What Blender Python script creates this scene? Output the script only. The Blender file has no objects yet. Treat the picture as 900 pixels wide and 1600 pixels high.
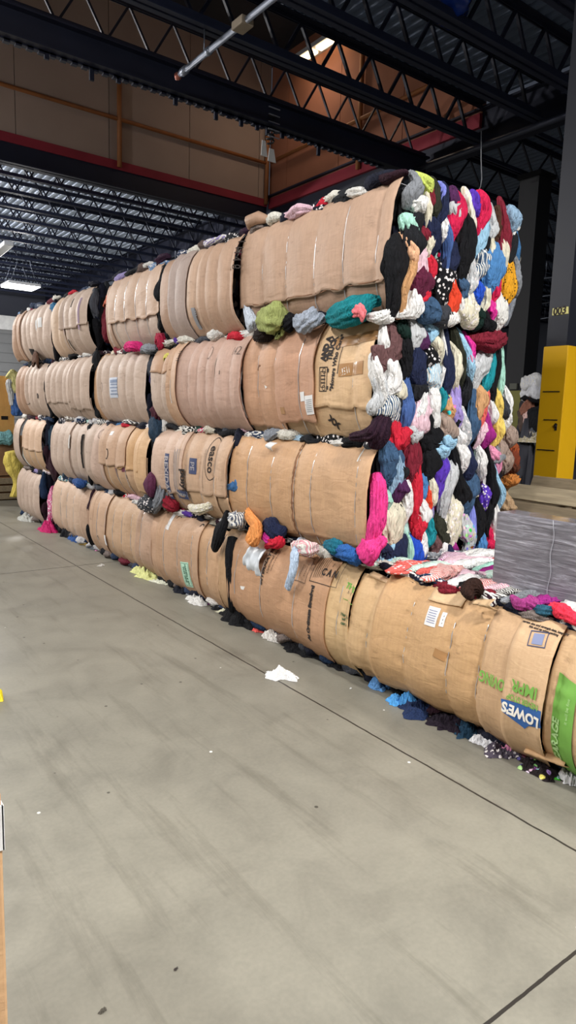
import bpy, bmesh, math, random
from mathutils import Vector, Matrix, noise
C = bpy.context.scene.collection
R = random.Random(7)

# ------------------------------------------------------------------ camera maths (pixel of the 900x1600 frame -> point on a world plane)
F = 1053.0; CX, CY = 450.0, 800.0
CAM = Vector((0, 0, 1.6))
_vl = Vector((-790, 178, -F)).normalized(); _vr = Vector((1429, 107, -F))
_x = (_vr - _vr.dot(_vl) * _vl).normalized(); _z = _x.cross(_vl)
M3 = Matrix((_x, _vl, _z))
def ray(px, py): return M3 @ Vector((px - CX, CY - py, -F))
def onX(px, py, X): d = ray(px, py); return CAM + d * ((X - CAM.x) / d.x)
def onY(px, py, Y): d = ray(px, py); return CAM + d * ((Y - CAM.y) / d.y)
def onZ(px, py, Z): d = ray(px, py); return CAM + d * ((Z - CAM.z) / d.z)

# ------------------------------------------------------------------ materials
def lin(c):
    if isinstance(c, str):
        c = c.lstrip('#'); c = [int(c[i:i+2], 16) / 255 for i in (0, 2, 4)]
        c = [x / 12.92 if x <= .04045 else ((x + .055) / 1.055) ** 2.4 for x in c]
    return (c[0], c[1], c[2], 1)
MATS = {}
def newmat(name, rough=.8, metal=0.0):
    m = bpy.data.materials.new(name); m.use_nodes = True
    b = m.node_tree.nodes['Principled BSDF']
    b.inputs['Roughness'].default_value = rough; b.inputs['Metallic'].default_value = metal
    return m, m.node_tree, b
def nd(t, typ, **kw):
    n = t.nodes.new(typ)
    for k, v in kw.items():
        if k in n.inputs: n.inputs[k].default_value = v
        else: setattr(n, k, v)
    return n
def coords(t, scale=(1, 1, 1), rot=(0, 0, 0)):
    tc = t.nodes.new('ShaderNodeTexCoord'); mp = t.nodes.new('ShaderNodeMapping')
    mp.inputs['Scale'].default_value = scale; mp.inputs['Rotation'].default_value = rot
    t.links.new(tc.outputs['Object'], mp.inputs['Vector']); return mp.outputs[0]
def ramp(t, src, stops, interp='LINEAR'):
    r = t.nodes.new('ShaderNodeValToRGB'); r.color_ramp.interpolation = interp
    e = r.color_ramp.elements
    while len(e) < len(stops): e.new(.5)
    for k, (p, c) in enumerate(stops): e[k].position = p; e[k].color = lin(c)
    t.links.new(src, r.inputs['Fac']); return r.outputs['Color']
def mix(t, fac, a, b, mode='MIX'):
    n = t.nodes.new('ShaderNodeMix'); n.data_type = 'RGBA'; n.blend_type = mode
    for s, v in ((n.inputs[0], fac), (n.inputs[6], a), (n.inputs[7], b)):
        if isinstance(v, bpy.types.NodeSocket): t.links.new(v, s)
        else: s.default_value = v
    return n.outputs[2]
def bump(t, b, h, strength, dist, prev=None):
    n = nd(t, 'ShaderNodeBump', Strength=strength, Distance=dist)
    t.links.new(h, n.inputs['Height'])
    if prev is not None: t.links.new(prev, n.inputs['Normal'])
    t.links.new(n.outputs[0], b.inputs['Normal']); return n.outputs[0]
def plain(name, c, rough=.7, metal=0., nscale=6., var=.25, bmp=.2, bd=.01):
    if name in MATS: return MATS[name]
    m, t, b = newmat(name, rough, metal)
    co = coords(t); n = nd(t, 'ShaderNodeTexNoise', Scale=nscale, Detail=5.0); t.links.new(co, n.inputs['Vector'])
    L = lin(c); lo = tuple(x * (1 - var) for x in L[:3]) + (1,); hi = tuple(min(1, x * (1 + var)) for x in L[:3]) + (1,)
    t.links.new(mix(t, n.outputs[0], lo, hi), b.inputs['Base Color'])
    if bmp: bump(t, b, n.outputs[0], bmp, bd)
    MATS[name] = m; return m
def emit(name, c, s):
    m = bpy.data.materials.new(name); m.use_nodes = True; t = m.node_tree; t.nodes.clear()
    e = nd(t, 'ShaderNodeEmission', Strength=s); e.inputs['Color'].default_value = lin(c)
    o = t.nodes.new('ShaderNodeOutputMaterial'); t.links.new(e.outputs[0], o.inputs[0]); return m
def cardboard(c):
    k = 'cardboard ' + c
    if k in MATS: return MATS[k]
    m, t, b = newmat(k, .62); b.inputs['Specular IOR Level'].default_value = .35
    co = coords(t)
    n1 = nd(t, 'ShaderNodeTexNoise', Scale=2.2, Detail=4.0); t.links.new(co, n1.inputs['Vector'])
    n2 = nd(t, 'ShaderNodeTexNoise', Scale=70.0, Detail=3.0); t.links.new(coords(t, (1, 1, .15)), n2.inputs['Vector'])
    L = lin(c)
    c1 = mix(t, n1.outputs[0], tuple(x * .86 for x in L[:3]) + (1,), tuple(x * 1.14 for x in L[:3]) + (1,))
    c2 = mix(t, .16, c1, n2.outputs['Fac'], 'OVERLAY')
    sc = nd(t, 'ShaderNodeTexNoise', Scale=5.5, Detail=8.0, Roughness=.75); t.links.new(coords(t, (1, 1, 2.2)), sc.inputs['Vector'])
    sm = ramp(t, sc.outputs[0], [(.30, '#6a5644'), (.40, '#ffffff')])
    t.links.new(mix(t, .35, c2, sm, 'MULTIPLY'), b.inputs['Base Color'])
    w = nd(t, 'ShaderNodeTexWave', Scale=38.0, Distortion=.8, bands_direction='Z'); t.links.new(co, w.inputs['Vector'])
    n3 = nd(t, 'ShaderNodeTexNoise', Scale=14.0, Detail=6.0, Distortion=.6); t.links.new(coords(t, (1, .6, 1.6)), n3.inputs['Vector'])
    p = bump(t, b, w.outputs['Fac'], .03, .002)
    bump(t, b, n3.outputs[0], .45, .012, p)
    MATS[k] = m; return m
def cloth(c, pat=None):
    k = 'cloth ' + c + (pat or '')
    if k in MATS: return MATS[k]
    m, t, b = newmat(k, .88)
    b.inputs['Specular IOR Level'].default_value = .25
    co = coords(t)
    n = nd(t, 'ShaderNodeTexNoise', Scale=18.0, Detail=4.0); t.links.new(co, n.inputs['Vector'])
    L = [x * (1 if max(lin(c)[:3]) > .05 else .6) for x in lin(c)]
    col = mix(t, n.outputs[0], tuple(x * .72 for x in L[:3]) + (1,), tuple(min(1, x * 1.28) for x in L[:3]) + (1,))
    if pat == 'stripe':
        w = nd(t, 'ShaderNodeTexWave', Scale=22.0, Distortion=1.5, bands_direction='X'); t.links.new(co, w.inputs['Vector'])
        col = mix(t, ramp(t, w.outputs['Fac'], [(.45, '#000000'), (.55, '#ffffff')]), col, lin('#e8e6e0'))
    elif pat == 'dot':
        v = nd(t, 'ShaderNodeTexVoronoi', Scale=38.0); t.links.new(co, v.inputs['Vector'])
        col = mix(t, ramp(t, v.outputs['Distance'], [(.30, '#ffffff'), (.38, '#000000')]), col, lin('#ece6e6'))
    elif pat == 'flower':
        v = nd(t, 'ShaderNodeTexVoronoi', Scale=26.0); t.links.new(co, v.inputs['Vector'])
        col = mix(t, ramp(t, v.outputs['Distance'], [(.34, '#ffffff'), (.42, '#000000')]), col, v.outputs['Color'])
    elif pat == 'knit':
        v = nd(t, 'ShaderNodeTexVoronoi', Scale=48.0); t.links.new(co, v.inputs['Vector'])
        col = mix(t, ramp(t, v.outputs['Distance'], [(.18, '#ffffff'), (.30, '#000000')]), col, lin('#3a2808'))
    t.links.new(col, b.inputs['Base Color'])
    n2 = nd(t, 'ShaderNodeTexNoise', Scale=34.0, Detail=5.0, Distortion=1.2); t.links.new(coords(t, (1.3, 1.3, .45)), n2.inputs['Vector'])
    p = bump(t, b, n2.outputs[0], .6, .02)
    n3 = nd(t, 'ShaderNodeTexNoise', Scale=26.0, Detail=2.0, Distortion=.8); t.links.new(coords(t, (1.2, 1.2, .22)), n3.inputs['Vector'])
    rg = ramp(t, n3.outputs[0], [(.36, '#ffffff'), (.5, '#000000'), (.64, '#ffffff')])
    bump(t, b, rg, .55, .018, p)
    MATS[k] = m; return m

PAL = ['#14151c', '#1b1f33', '#22263a', '#0f1014', '#2a3f66', '#e4e3e0', '#f0eeea', '#d9d6cc', '#c9c3b4', '#7c1d2c', '#c32136', '#3c1f3a',
       '#6d8bb0', '#a9c6dc', '#3f6f9e', '#d9b6c4', '#8a8f98', '#4a4d55', '#5b4a45', '#27443c', '#9a8fc0', '#d33a6a', '#e8d9c0', '#1f7f8c', '#b8e0d8', '#5c3b9a']
DARK = ['#14151c', '#1b1f33', '#0f1014', '#22263a', '#3c1f2e', '#2a2d33', '#1f3350', '#4a4d55', '#c9c9cc', '#6a2030', '#33405a', '#e0deda', '#7a6f6a']

def mass_mat(name, scale, cols):
    m, t, b = newmat(name, .9)
    co = coords(t, scale)
    dn = nd(t, 'ShaderNodeTexNoise', Scale=1.6, Detail=3.0); t.links.new(co, dn.inputs['Vector'])
    add = nd(t, 'ShaderNodeVectorMath', operation='ADD'); t.links.new(co, add.inputs[0]); t.links.new(dn.outputs['Color'], add.inputs[1])
    v = nd(t, 'ShaderNodeTexVoronoi', Scale=1.0); t.links.new(add.outputs[0], v.inputs['Vector'])
    sx = nd(t, 'ShaderNodeSeparateColor'); t.links.new(v.outputs['Color'], sx.inputs[0])
    n = len(cols)
    t.links.new(ramp(t, sx.outputs[0], [(i / n, c) for i, c in enumerate(cols)], 'CONSTANT'), b.inputs['Base Color'])
    bump(t, b, v.outputs['Distance'], 1.0, .04)
    return m
MASS = mass_mat('packed clothes', (16, 16, 9), ['#14151c', '#23283c', '#0f1014', '#b9b6b0', '#5a1c2c', '#2c4468', '#101218', '#3c2a3c', '#7d8ea5', '#1c1d24', '#c8bfb0', '#27323c', '#803048', '#15161b'])
MASSD = mass_mat('packed dark clothes', (12, 12, 7), ['#14151c', '#1b2030', '#0f1014', '#2a2026', '#243048', '#101218', '#50545c', '#1c1d24', '#3a1824', '#15161b'])

# ------------------------------------------------------------------ mesh + object helpers
WL = {}
def mk(name, V, Fc, m, parent=None, smooth=True, label=None, o0=None):
    if o0 is not None: o0 = Vector(o0)
    elif parent is not None: o0 = WL[parent.name]
    else:
        xs = [v[0] for v in V]; ys = [v[1] for v in V]; zs = [v[2] for v in V]
        o0 = Vector(((min(xs) + max(xs)) / 2, (min(ys) + max(ys)) / 2, min(zs)))
    me = bpy.data.meshes.new(name)
    me.from_pydata([(v[0] - o0.x, v[1] - o0.y, v[2] - o0.z) for v in V], [], Fc)
    if smooth: me.polygons.foreach_set('use_smooth', [True] * len(me.polygons))
    me.materials.append(m); me.update()
    o = bpy.data.objects.new(name, me); C.objects.link(o); WL[o.name] = o0
    if parent is not None: o.parent = parent
    else: o.location = o0
    if label: o['label'] = label
    return o
def thing(name, label, cat, loc, group=None):
    o = bpy.data.objects.new(name, None); C.objects.link(o); o.location = loc; o.empty_display_size = .1
    WL[o.name] = Vector(loc); o['label'] = label; o['category'] = cat
    if group: o['group'] = group
    return o
def tag(o, label, cat, group=None):
    o['label'] = label; o['category'] = cat
    if group: o['group'] = group
    return o
def struct(o): o['kind'] = 'structure'; return o
class MB:
    def __init__(s): s.V = []; s.F = []
    def box(s, a, b):
        n = len(s.V)
        s.V += [(x, y, z) for x in (a[0], b[0]) for y in (a[1], b[1]) for z in (a[2], b[2])]
        s.F += [tuple(n + i for i in f) for f in ((0, 1, 3, 2), (4, 6, 7, 5), (0, 4, 5, 1), (2, 3, 7, 6), (0, 2, 6, 4), (1, 5, 7, 3))]; return s
    def bar(s, p, q, w, h=None, up=(0, 0, 1)):
        h = h or w; p = Vector(p); q = Vector(q); d = (q - p).normalized(); u = Vector(up)
        if abs(d.dot(u)) > .98: u = Vector((1, 0, 0))
        a = d.cross(u).normalized() * (w / 2); b = a.cross(d).normalized() * (h / 2); n = len(s.V)
        for o in (p, q): s.V += [tuple(o + a + b), tuple(o - a + b), tuple(o - a - b), tuple(o + a - b)]
        s.F += [tuple(n + i for i in f) for f in ((0, 1, 2, 3), (7, 6, 5, 4), (0, 4, 5, 1), (1, 5, 6, 2), (2, 6, 7, 3), (3, 7, 4, 0))]; return s
    def tube(s, pts, r, k=8, cap=True):
        pts = [Vector(p) for p in pts]; n0 = len(s.V); N = len(pts)
        for i, p in enumerate(pts):
            d = (pts[min(i + 1, N - 1)] - pts[max(i - 1, 0)]).normalized()
            u = Vector((0, 0, 1)) if abs(d.z) < .9 else Vector((1, 0, 0))
            a = d.cross(u).normalized(); b = a.cross(d)
            rr = r[i] if isinstance(r, (list, tuple)) else r
            for j in range(k):
                t = 2 * math.pi * j / k; s.V.append(tuple(p + (a * math.cos(t) + b * math.sin(t)) * rr))
        for i in range(N - 1):
            for j in range(k):
                a0 = n0 + i * k + j; b0 = n0 + i * k + (j + 1) % k; s.F.append((a0, b0, b0 + k, a0 + k))
        if cap: s.F += [tuple(n0 + j for j in range(k))[::-1], tuple(n0 + (N - 1) * k + j for j in range(k))]
        return s
    def build(s, name, m, parent=None, smooth=False, label=None, o0=None): return mk(name, s.V, s.F, m, parent, smooth, label, o0)
def bevel(o, w, n=2):
    md = o.modifiers.new('bevel', 'BEVEL'); md.width = w; md.segments = n; md.limit_method = 'ANGLE'; return o

# a garment: a squeezed, pleated length of cloth along a spine
def garment(pts, w, d, N, m, parent=None, name='garment', ns=26, k=36, pleat=.28, seed=None, taper=.3, label=None, freq=None, flat=1.0):
    pts = [Vector(p) for p in pts]; N = Vector(N).normalized()
    sd = seed if seed is not None else R.random() * 100
    freq = freq or 3 + int(sd * 7) % 4
    if len(pts) == 2: pts = [pts[0], (pts[0] + pts[1]) / 2, pts[1]]
    L = (pts[-1] - pts[0]).length + 1e-6
    V = []; Fc = []; skew = R.uniform(-.25, .25)
    def P(s):
        n = len(pts) - 1; x = s * n; i = min(int(x), n - 1); f = x - i
        p0 = pts[max(i - 1, 0)]; p1 = pts[i]; p2 = pts[i + 1]; p3 = pts[min(i + 2, n)]
        return .5 * ((2 * p1) + (p2 - p0) * f + (2 * p0 - 5 * p1 + 4 * p2 - p3) * f * f + (3 * p1 - p0 - 3 * p2 + p3) * f ** 3)
    for i in range(ns + 1):
        s = i / ns; p = P(s); T = (P(min(1, s + .02)) - P(max(0, s - .02))).normalized()
        Lt = T.cross(N)
        Lt = Lt.normalized() if Lt.length > .05 else Vector((1, 0, 0))
        Nn = Lt.cross(T).normalized()
        if Nn.dot(N) < 0: Nn = -Nn
        sk = min(1, max(0, s + skew * math.sin(math.pi * s)))
        r = taper + (1 - taper) * max(0, math.sin(math.pi * sk)) ** .75
        if i in (0, ns): r *= .45
        r *= 1 + .28 * noise.noise(Vector((s * 3.4, sd, 0)))
        off = Lt * (w * .38 * noise.noise(Vector((s * 2.3, sd, 5))))
        tw = 2.4 * noise.noise(Vector((s * 1.7, sd, 9)))
        for j in range(k):
            a = 2 * math.pi * j / k
            f1 = abs(math.sin(freq * a / 1.0 + tw * 1.5 + sd)) ** .7; f2 = abs(math.sin((freq * 2 + 1) * a * .5 - tw * 2 + s * 4))
            q = 1 + pleat * 1.5 * (f1 - .6) + pleat * .8 * (f2 - .6)
            q += .17 * noise.noise(Vector((math.cos(a) * 1.2 + sd, math.sin(a) * 1.2, s * (2 + L * 9))))
            ca = math.cos(a); sa = math.sin(a); ca = math.copysign(abs(ca) ** .85, ca)
            V.append(p + off + Lt * (ca * w / 2 * r * q) + Nn * (sa * d * flat * r * q))
    for i in range(ns):
        for j in range(k):
            a = i * k + j; b = i * k + (j + 1) % k; Fc.append((a, b, b + k, a + k))
    Fc += [tuple(range(k))[::-1], tuple(ns * k + j for j in range(k))]
    return mk(name, V, Fc, m, parent, True, label)

# a loose heap of cloth lying on something, with crisp folds and a ragged outline
def heap(c, rx, ry, h, m, parent=None, name='garment', rot=0, seed=None, label=None):
    sd = seed if seed is not None else R.random() * 100
    nr, na = 20, 64; V = []; Fc = []; c = Vector(c)
    for i in range(nr + 1):
        r = i / nr
        for j in range(na):
            a = 2 * math.pi * j / na
            e = .95 + .55 * noise.noise(Vector((math.cos(a) * 1.5, math.sin(a) * 1.5, sd))) + .28 * noise.noise(Vector((math.cos(a) * 4, math.sin(a) * 4, sd)))
            x = r * e * rx * math.cos(a); y = r * e * ry * math.sin(a)
            u, v = x / rx * 1.9, y / ry * 1.9
            wx = noise.noise(Vector((u, v, sd + 3))); wy = noise.noise(Vector((u * 1.3 + 7, v * 1.3, sd)))
            ridge = 1 - abs(noise.noise(Vector((u * 1.5 + wx, v * 1.5 + wy, sd + 9)))) * 2.6
            ridge2 = 1 - abs(noise.noise(Vector((u * 3.4 + wy * 2, v * 3.4, sd + 19)))) * 2.4
            z = h * (1 - r ** 3) * (.35 + .75 * wx + .45 * max(ridge, -.3) + .22 * max(ridge2, -.3))
            if i == nr: z = 0
            X = x * math.cos(rot) - y * math.sin(rot); Y = x * math.sin(rot) + y * math.cos(rot)
            V.append(c + Vector((X, Y, max(z, h * .06 * (1 - r)) + .002)))
    for i in range(nr):
        for j in range(na):
            a = i * na + j; b = i * na + (j + 1) % na; Fc.append((a, b, b + na, a + na))
    Fc.append(tuple(nr * na + j for j in range(na))[::-1])
    return mk(name, V, Fc, m, parent, True, label)

# ------------------------------------------------------------------ bales
ROWH = .73; XF = 2.83; XB = 3.90
WIRE = plain('strapping wire', '#d4d6da', .3, .6, 8, .1, 0)
HOLE = plain('dark hole in cardboard', '#1a1310', .9)
INK = plain('black print', '#2b2320', .8, bmp=0); GREEN = plain('green print', '#6fa545', .7, bmp=0); BLUE = plain('blue print', '#2d5c9c', .6, bmp=0)
NAVY = plain('navy print', '#3c4668', .7, bmp=0); PAPER = plain('label paper', '#dcdcdc', .6, var=.05, bmp=.1); WINE = plain('wine print', '#6a3344', .7, bmp=0)
TAPE = plain('brown packing tape', '#a87f55', .25, bmp=.1); GREY = plain('grey print', '#8d8f95', .7, bmp=0); MINT = plain('mint paper', '#bfe6cf', .6, var=.05)
CLEAR = plain('glossy white tape', '#e6e4e0', .2, var=.05, bmp=0)
T1, T2, T3, T4, T5 = '#b1937d', '#bb9e88', '#a68771', '#bba697', '#ae9280'

class Surf:
    def __init__(s, z0, b, straps, seed, fine=0., low=0., sc=.028): s.z0 = z0; s.b = b; s.straps = sorted(straps); s.seed = seed; s.fine = fine; s.low = low; s.sc = sc
    def x(s, y, z, off=0.):
        v = (z - s.z0) / ROWH; u = abs(2 * v - 1)
        x = XF - s.b * (1 - u ** 3)
        q = min(1, max(0, (.85 - v) / .6)); x -= s.low * (1 - u ** 2) * .5 * q * q * (3 - 2 * q)
        st = s.straps; w = 0
        for a, c in zip(st[:-1], st[1:]):
            if a <= y <= c:
                f = (y - a) / (c - a); w = math.sin(math.pi * f) ** .55; break
        vv = max(0., 1 - u ** 4)
        x -= s.sc * w * (.45 + .55 * vv)
        x -= .022 * noise.noise(Vector((y * 2.6, z * 2.2, s.seed))) + .006 * noise.noise(Vector((y * 11, z * 7, s.seed)))
        dm = min([abs(y - q) for q in st] or [9])
        x += (.0035 + s.fine) * math.sin(z * 95 + 5 * noise.noise(Vector((y * 3, z * 9, s.seed)))) * math.exp(-dm / .035) * (1 if noise.noise(Vector((z * 13, y, s.seed + 2))) > -.1 else .2)
        return x - off

class Sheet:
    def __init__(s, surf, ya, yb, za, zb, off=0., tint=T1, parent=None, tear=.012, curl=.0, skew=0., label=None, name='cardboard_sheet', step=.022, lift=None, wave=.013):
        s.s = surf; s.off = off; s.name = name
        ny = max(6, int((yb - ya) / step)); nz = max(6, int((zb - za) / step)); V = []; Fc = []; sd = surf.seed + off * 100 + ya
        def top(y):
            st = surf.straps; w = 0
            for a, c in zip(st[:-1], st[1:]):
                if a <= y <= c: w = math.sin(math.pi * (y - a) / (c - a)) ** .6
            return w
        s.lift = lift
        for i in range(ny + 1):
            y = ya + (yb - ya) * i / ny
            z1 = zb + wave * top(y) - wave * .5 + tear * noise.noise(Vector((y * 9, 1, sd)))
            z0 = za - wave * .6 * top(y) + tear * 1.5 * noise.noise(Vector((y * 7, 4, sd))) + (tear * 1.2 if noise.noise(Vector((y * 5, 9, sd))) > .1 else 0)
            for j in range(nz + 1):
                f = j / nz; z = z0 + (z1 - z0) * f
                e = tear * .8 * noise.noise(Vector((z * 6, 7, sd)))
                yy = y + e * (1 if i in (0, ny) else 0) + skew * (z - (za + zb) / 2)
                # edges of a sheet lift a little away from the bale
                ed = min(i, ny - i) / ny * (yb - ya); l = .010 * math.exp(-ed / .03)
                if j == 0: l += .008
                if curl and f > .9: l -= curl * (f - .9) * 10
                if lift: l += lift(yy, z)
                V.append((surf.x(yy, z, off + l), yy, z))
        for i in range(ny):
            for j in range(nz):
                a = i * (nz + 1) + j; Fc.append((a, a + nz + 1, a + nz + 2, a + 1))
        s.o = mk(name, V, Fc, cardboard(tint), parent, True, label)
        md = s.o.modifiers.new('thickness', 'SOLIDIFY'); md.thickness = .005; md.offset = 0
        s.ya, s.yb, s.za, s.zb = ya, yb, za, zb
    def pos(s, y, z, o=.0055):
        ed = max(0, min(y - s.ya, s.yb - y)); l = .010 * math.exp(-ed / .03)
        if s.lift: l += s.lift(y, z)
        return Vector((s.s.x(y, z, s.off + l + o), y, z))
    def patch(s, poly, m, name='printed_mark', o=.0055, label=None):
        bm = bmesh.new(); vs = [bm.verts.new((y, z, 0)) for y, z in poly]
        bm.faces.new(vs); s._map(bm, m, name, o, label)
    def rect(s, y, z, w, h, m, name='printed_mark', rot=0, o=.0055, label=None):
        c, k = math.cos(rot), math.sin(rot)
        s.patch([(y - (a * c - b * k), z + (a * k + b * c)) for a, b in ((-w/2, -h/2), (w/2, -h/2), (w/2, h/2), (-w/2, h/2))], m, name, o, label)
    def frame(s, y, z, w, h, t, m, rot=0):
        c, k = math.cos(rot), math.sin(rot); V = []; bm = bmesh.new()
        q = lambda a, b: bm.verts.new((y - (a * c - b * k), z + (a * k + b * c), 0))
        for sx, sy, ex, ey in ((-w/2, -h/2, w/2, -h/2+t), (-w/2, h/2-t, w/2, h/2), (-w/2, -h/2, -w/2+t, h/2), (w/2-t, -h/2, w/2, h/2)):
            bm.faces.new([q(sx, sy), q(ex, sy), q(ex, ey), q(sx, ey)])
        s._map(bm, m, 'printed_frame', .006, None)
    def ring(s, y, z, ry, rz, t, m, a0=0, a1=2 * math.pi, name='printed_ring', n=26):
        bm = bmesh.new(); L = []
        for i in range(n + 1):
            a = a0 + (a1 - a0) * i / n
            L.append((bm.verts.new((y + ry * math.cos(a), z + rz * math.sin(a), 0)), bm.verts.new((y + max(.001, ry - t) * math.cos(a), z + max(.001, rz - t) * math.sin(a), 0))))
        for (a, b), (c, d) in zip(L[:-1], L[1:]): bm.faces.new((a, b, d, c))
        s._map(bm, m, name, .006, None)
    def _map(s, bm, m, name, o, label):
        bmesh.ops.triangulate(bm, faces=bm.faces[:])
        for _ in range(5):
            es = [e for e in bm.edges if e.calc_length() > .025]
            if not es: break
            bmesh.ops.subdivide_edges(bm, edges=es, cuts=1); bmesh.ops.triangulate(bm, faces=[f for f in bm.faces if len(f.verts) > 3])
        bm.verts.index_update()
        V = [s.pos(v.co.x, v.co.y, o) for v in bm.verts]; Fc = [tuple(v.index for v in f.verts) for f in bm.faces]; bm.free()
        mk(name, V, Fc, m, s.o, True, label)
    def text(s, txt, y, z, size, m, rot=0., bold=.0, sx=1., o=.0065, space=1.):
        cu = bpy.data.curves.new('t', 'FONT'); cu.body = txt; cu.size = size; cu.align_x = 'CENTER'; cu.align_y = 'CENTER'; cu.offset = bold; cu.space_character = space; cu.resolution_u = 3
        ob = bpy.data.objects.new('t', cu); C.objects.link(ob)
        me = bpy.data.meshes.new_from_object(ob.evaluated_get(bpy.context.evaluated_depsgraph_get()))
        bpy.data.objects.remove(ob)
        bm = bmesh.new(); bm.from_mesh(me); c, k = math.cos(rot), math.sin(rot)
        for v in bm.verts:
            a, b = v.co.x * sx, v.co.y; v.co = (y - (a * c - b * k), z + (a * k + b * c), 0)
        s._map(bm, m, 'printed_text', o, None)

def core(name, ya, yb, z0, m, parent, b=.0, X0=XF + .03, X1=XB):
    n = 10; V = []; Fc = []; idx = {}
    nx, ny, nz = 16, max(8, int((yb - ya) / .07)), 11
    def add(i, j, k):
        if (i, j, k) in idx: return idx[(i, j, k)]
        u, v, w = 2 * i / nx - 1, 2 * j / ny - 1, 2 * k / nz - 1
        f = 1 - .05 * (u * u * w * w) - .04 * (v * v * w * w)
        x = (X0 + X1) / 2 + (X1 - X0) / 2 * u * f; y = (ya + yb) / 2 + (yb - ya) / 2 * v * f; z = z0 + .365 + .362 * w * f
        d = noise.noise(Vector((x * 7, y * 7, z * 7))); e = noise.noise(Vector((x * 15, y * 15, z * 15)))
        g = .030 * d + .016 * e
        p = Vector((x + u ** 7 * g, y + v ** 7 * g, z + (w ** 7 * g if w > 0 else 0)))
        V.append(p); idx[(i, j, k)] = len(V) - 1; return len(V) - 1
    def q(a, b_, c, d): Fc.append((add(*a), add(*b_), add(*c), add(*d)))
    for i in range(nx):
        for j in range(ny): q((i, j, nz), (i+1, j, nz), (i+1, j+1, nz), (i, j+1, nz)); q((i, j, 0), (i, j+1, 0), (i+1, j+1, 0), (i+1, j, 0))
        for k in range(nz): q((i, 0, k), (i+1, 0, k), (i+1, 0, k+1), (i, 0, k+1)); q((i, ny, k), (i, ny, k+1), (i+1, ny, k+1), (i+1, ny, k))
    for j in range(ny):
        for k in range(nz): q((0, j, k), (0, j, k+1), (0, j+1, k+1), (0, j+1, k)); q((nx, j, k), (nx, j+1, k), (nx, j+1, k+1), (nx, j, k+1))
    return mk(name, V, Fc, m, parent, True)

def wpx(a, b, row, t=.5):     # y of a pixel on the facade
    return onX(a, b, 2.74)
ANG = [0]
def bale(label, row, ya, yb, sheets, straps=None, b=.11, seed=0, fine=0., low=0., mass=None, top=10, end=6, base=0, sc=.028, dark=False):
    z0 = (row - 1) * ROWH
    t = thing('clothing_bale', label, 'bale', (XF + .5, (ya + yb) / 2, z0), 'baled clothing stacked four high')
    if straps is None:
        n = max(4, int((yb - ya) / .215)); straps = [ya + .04 + (yb - ya - .08) * (i / n) for i in range(n + 1)]
    else: straps = [ya - .05] + straps + [yb + .05]
    sf = Surf(z0, b, straps, seed * 3.7 + row, fine, low, sc)
    core('packed_clothes', ya + .015, yb - .015, z0, mass or (MASSD if dark else MASS), t)['kind'] = 'stuff'
    S = []
    for sh in sheets:
        kw = dict(sh); a, c, d, e = kw.pop('r')
        if c >= .97: c += .028 / (yb - ya)
        if a <= .03: a -= .015 / (yb - ya)
        S.append(Sheet(sf, ya + (yb - ya) * a, ya + (yb - ya) * c, z0 + d * ROWH, z0 + (e if e < .9 else e - .035) * ROWH, parent=t, **kw))
    # strapping wires around the bale
    for y in straps[1:-1]:
        off = max([s.off for s in S if s.ya - .01 <= y <= s.yb + .01] or [0]) + .010
        pts = [Vector((sf.x(y, z0 + ROWH * (i / 14), off), y, z0 + ROWH * (.02 + .96 * i / 14))) for i in range(15)]
        pts += [Vector((XF + .06, y, z0 + .722)), Vector((XB - .04, y, z0 + .722)), Vector((XB + .02, y, z0 + .66)), Vector((XB + .02, y, z0 + .08)), Vector((XB - .04, y, z0 + .012)), Vector((XF + .06, y, z0 + .012)), pts[0]]
        MB().tube(pts, .0026, 5, False).build('strapping_wire', WIRE, t, True)
    pal = DARK
    # clothes bulging out along the top edge
    top = int(top * 1.35)
    for i in range(top):
        y = ya + (yb - ya) * (i + .5 + R.uniform(-.35, .35)) / top; L = R.uniform(.16, .42); z = z0 + ROWH + R.uniform(-.035, .008)
        xx = XF + R.uniform(-.045, .01)
        garment([(xx, y - L / 2, z + R.uniform(-.02, .01)), (xx - .015, y, z), (xx, y + L / 2, z + R.uniform(-.02, .01))], R.uniform(.045, .085), R.uniform(.03, .05), (-1, 0, .3), cloth(R.choice(DARK * 3 + ['#e4e3e0', '#d9d6cc', '#c9c9cc'] * 3 + PAL), R.choice((None, None, None, None, 'stripe', 'dot'))), t, ns=16, k=24)
    for i in range(base):
        y = ya + (yb - ya) * (i + .5 + R.uniform(-.3, .3)) / base; L = R.uniform(.12, .3)
        garment([(XF - .03, y - L / 2, .035), (XF - R.uniform(.03, .09), y, .04), (XF - .02, y + L / 2, .03)], R.uniform(.06, .1), .05, (-1, 0, .3), cloth(R.choice(pal)), t, ns=12, k=16, pleat=.25)
    # clothes showing at the near end of the bale
    for i in range(end * 2):
        x = XF - .075 + (i // 2) * .06; z = z0 + (.2 if i % 2 else .52) + R.uniform(-.06, .06)
        L = R.uniform(.3, .42)
        garment([(x, ya - R.uniform(0, .03), z - L / 2), (x + R.uniform(-.03, .03), ya - .02, z), (x, ya - R.uniform(0, .02), z + L / 2)], R.uniform(.07, .11), R.uniform(.03, .05), (0, -1, 0), cloth(R.choice(pal[:8])), t, ns=12, k=16, pleat=.25)
    return t, S, sf

def Yp(px, py): return onX(px, py, 2.74).y
def Zp(px, py): return onX(px, py, 2.74).z
def YZ(px, py, X=2.72): p = onX(px, py, X); return p.y, p.z
H = math.pi / 2

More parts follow.
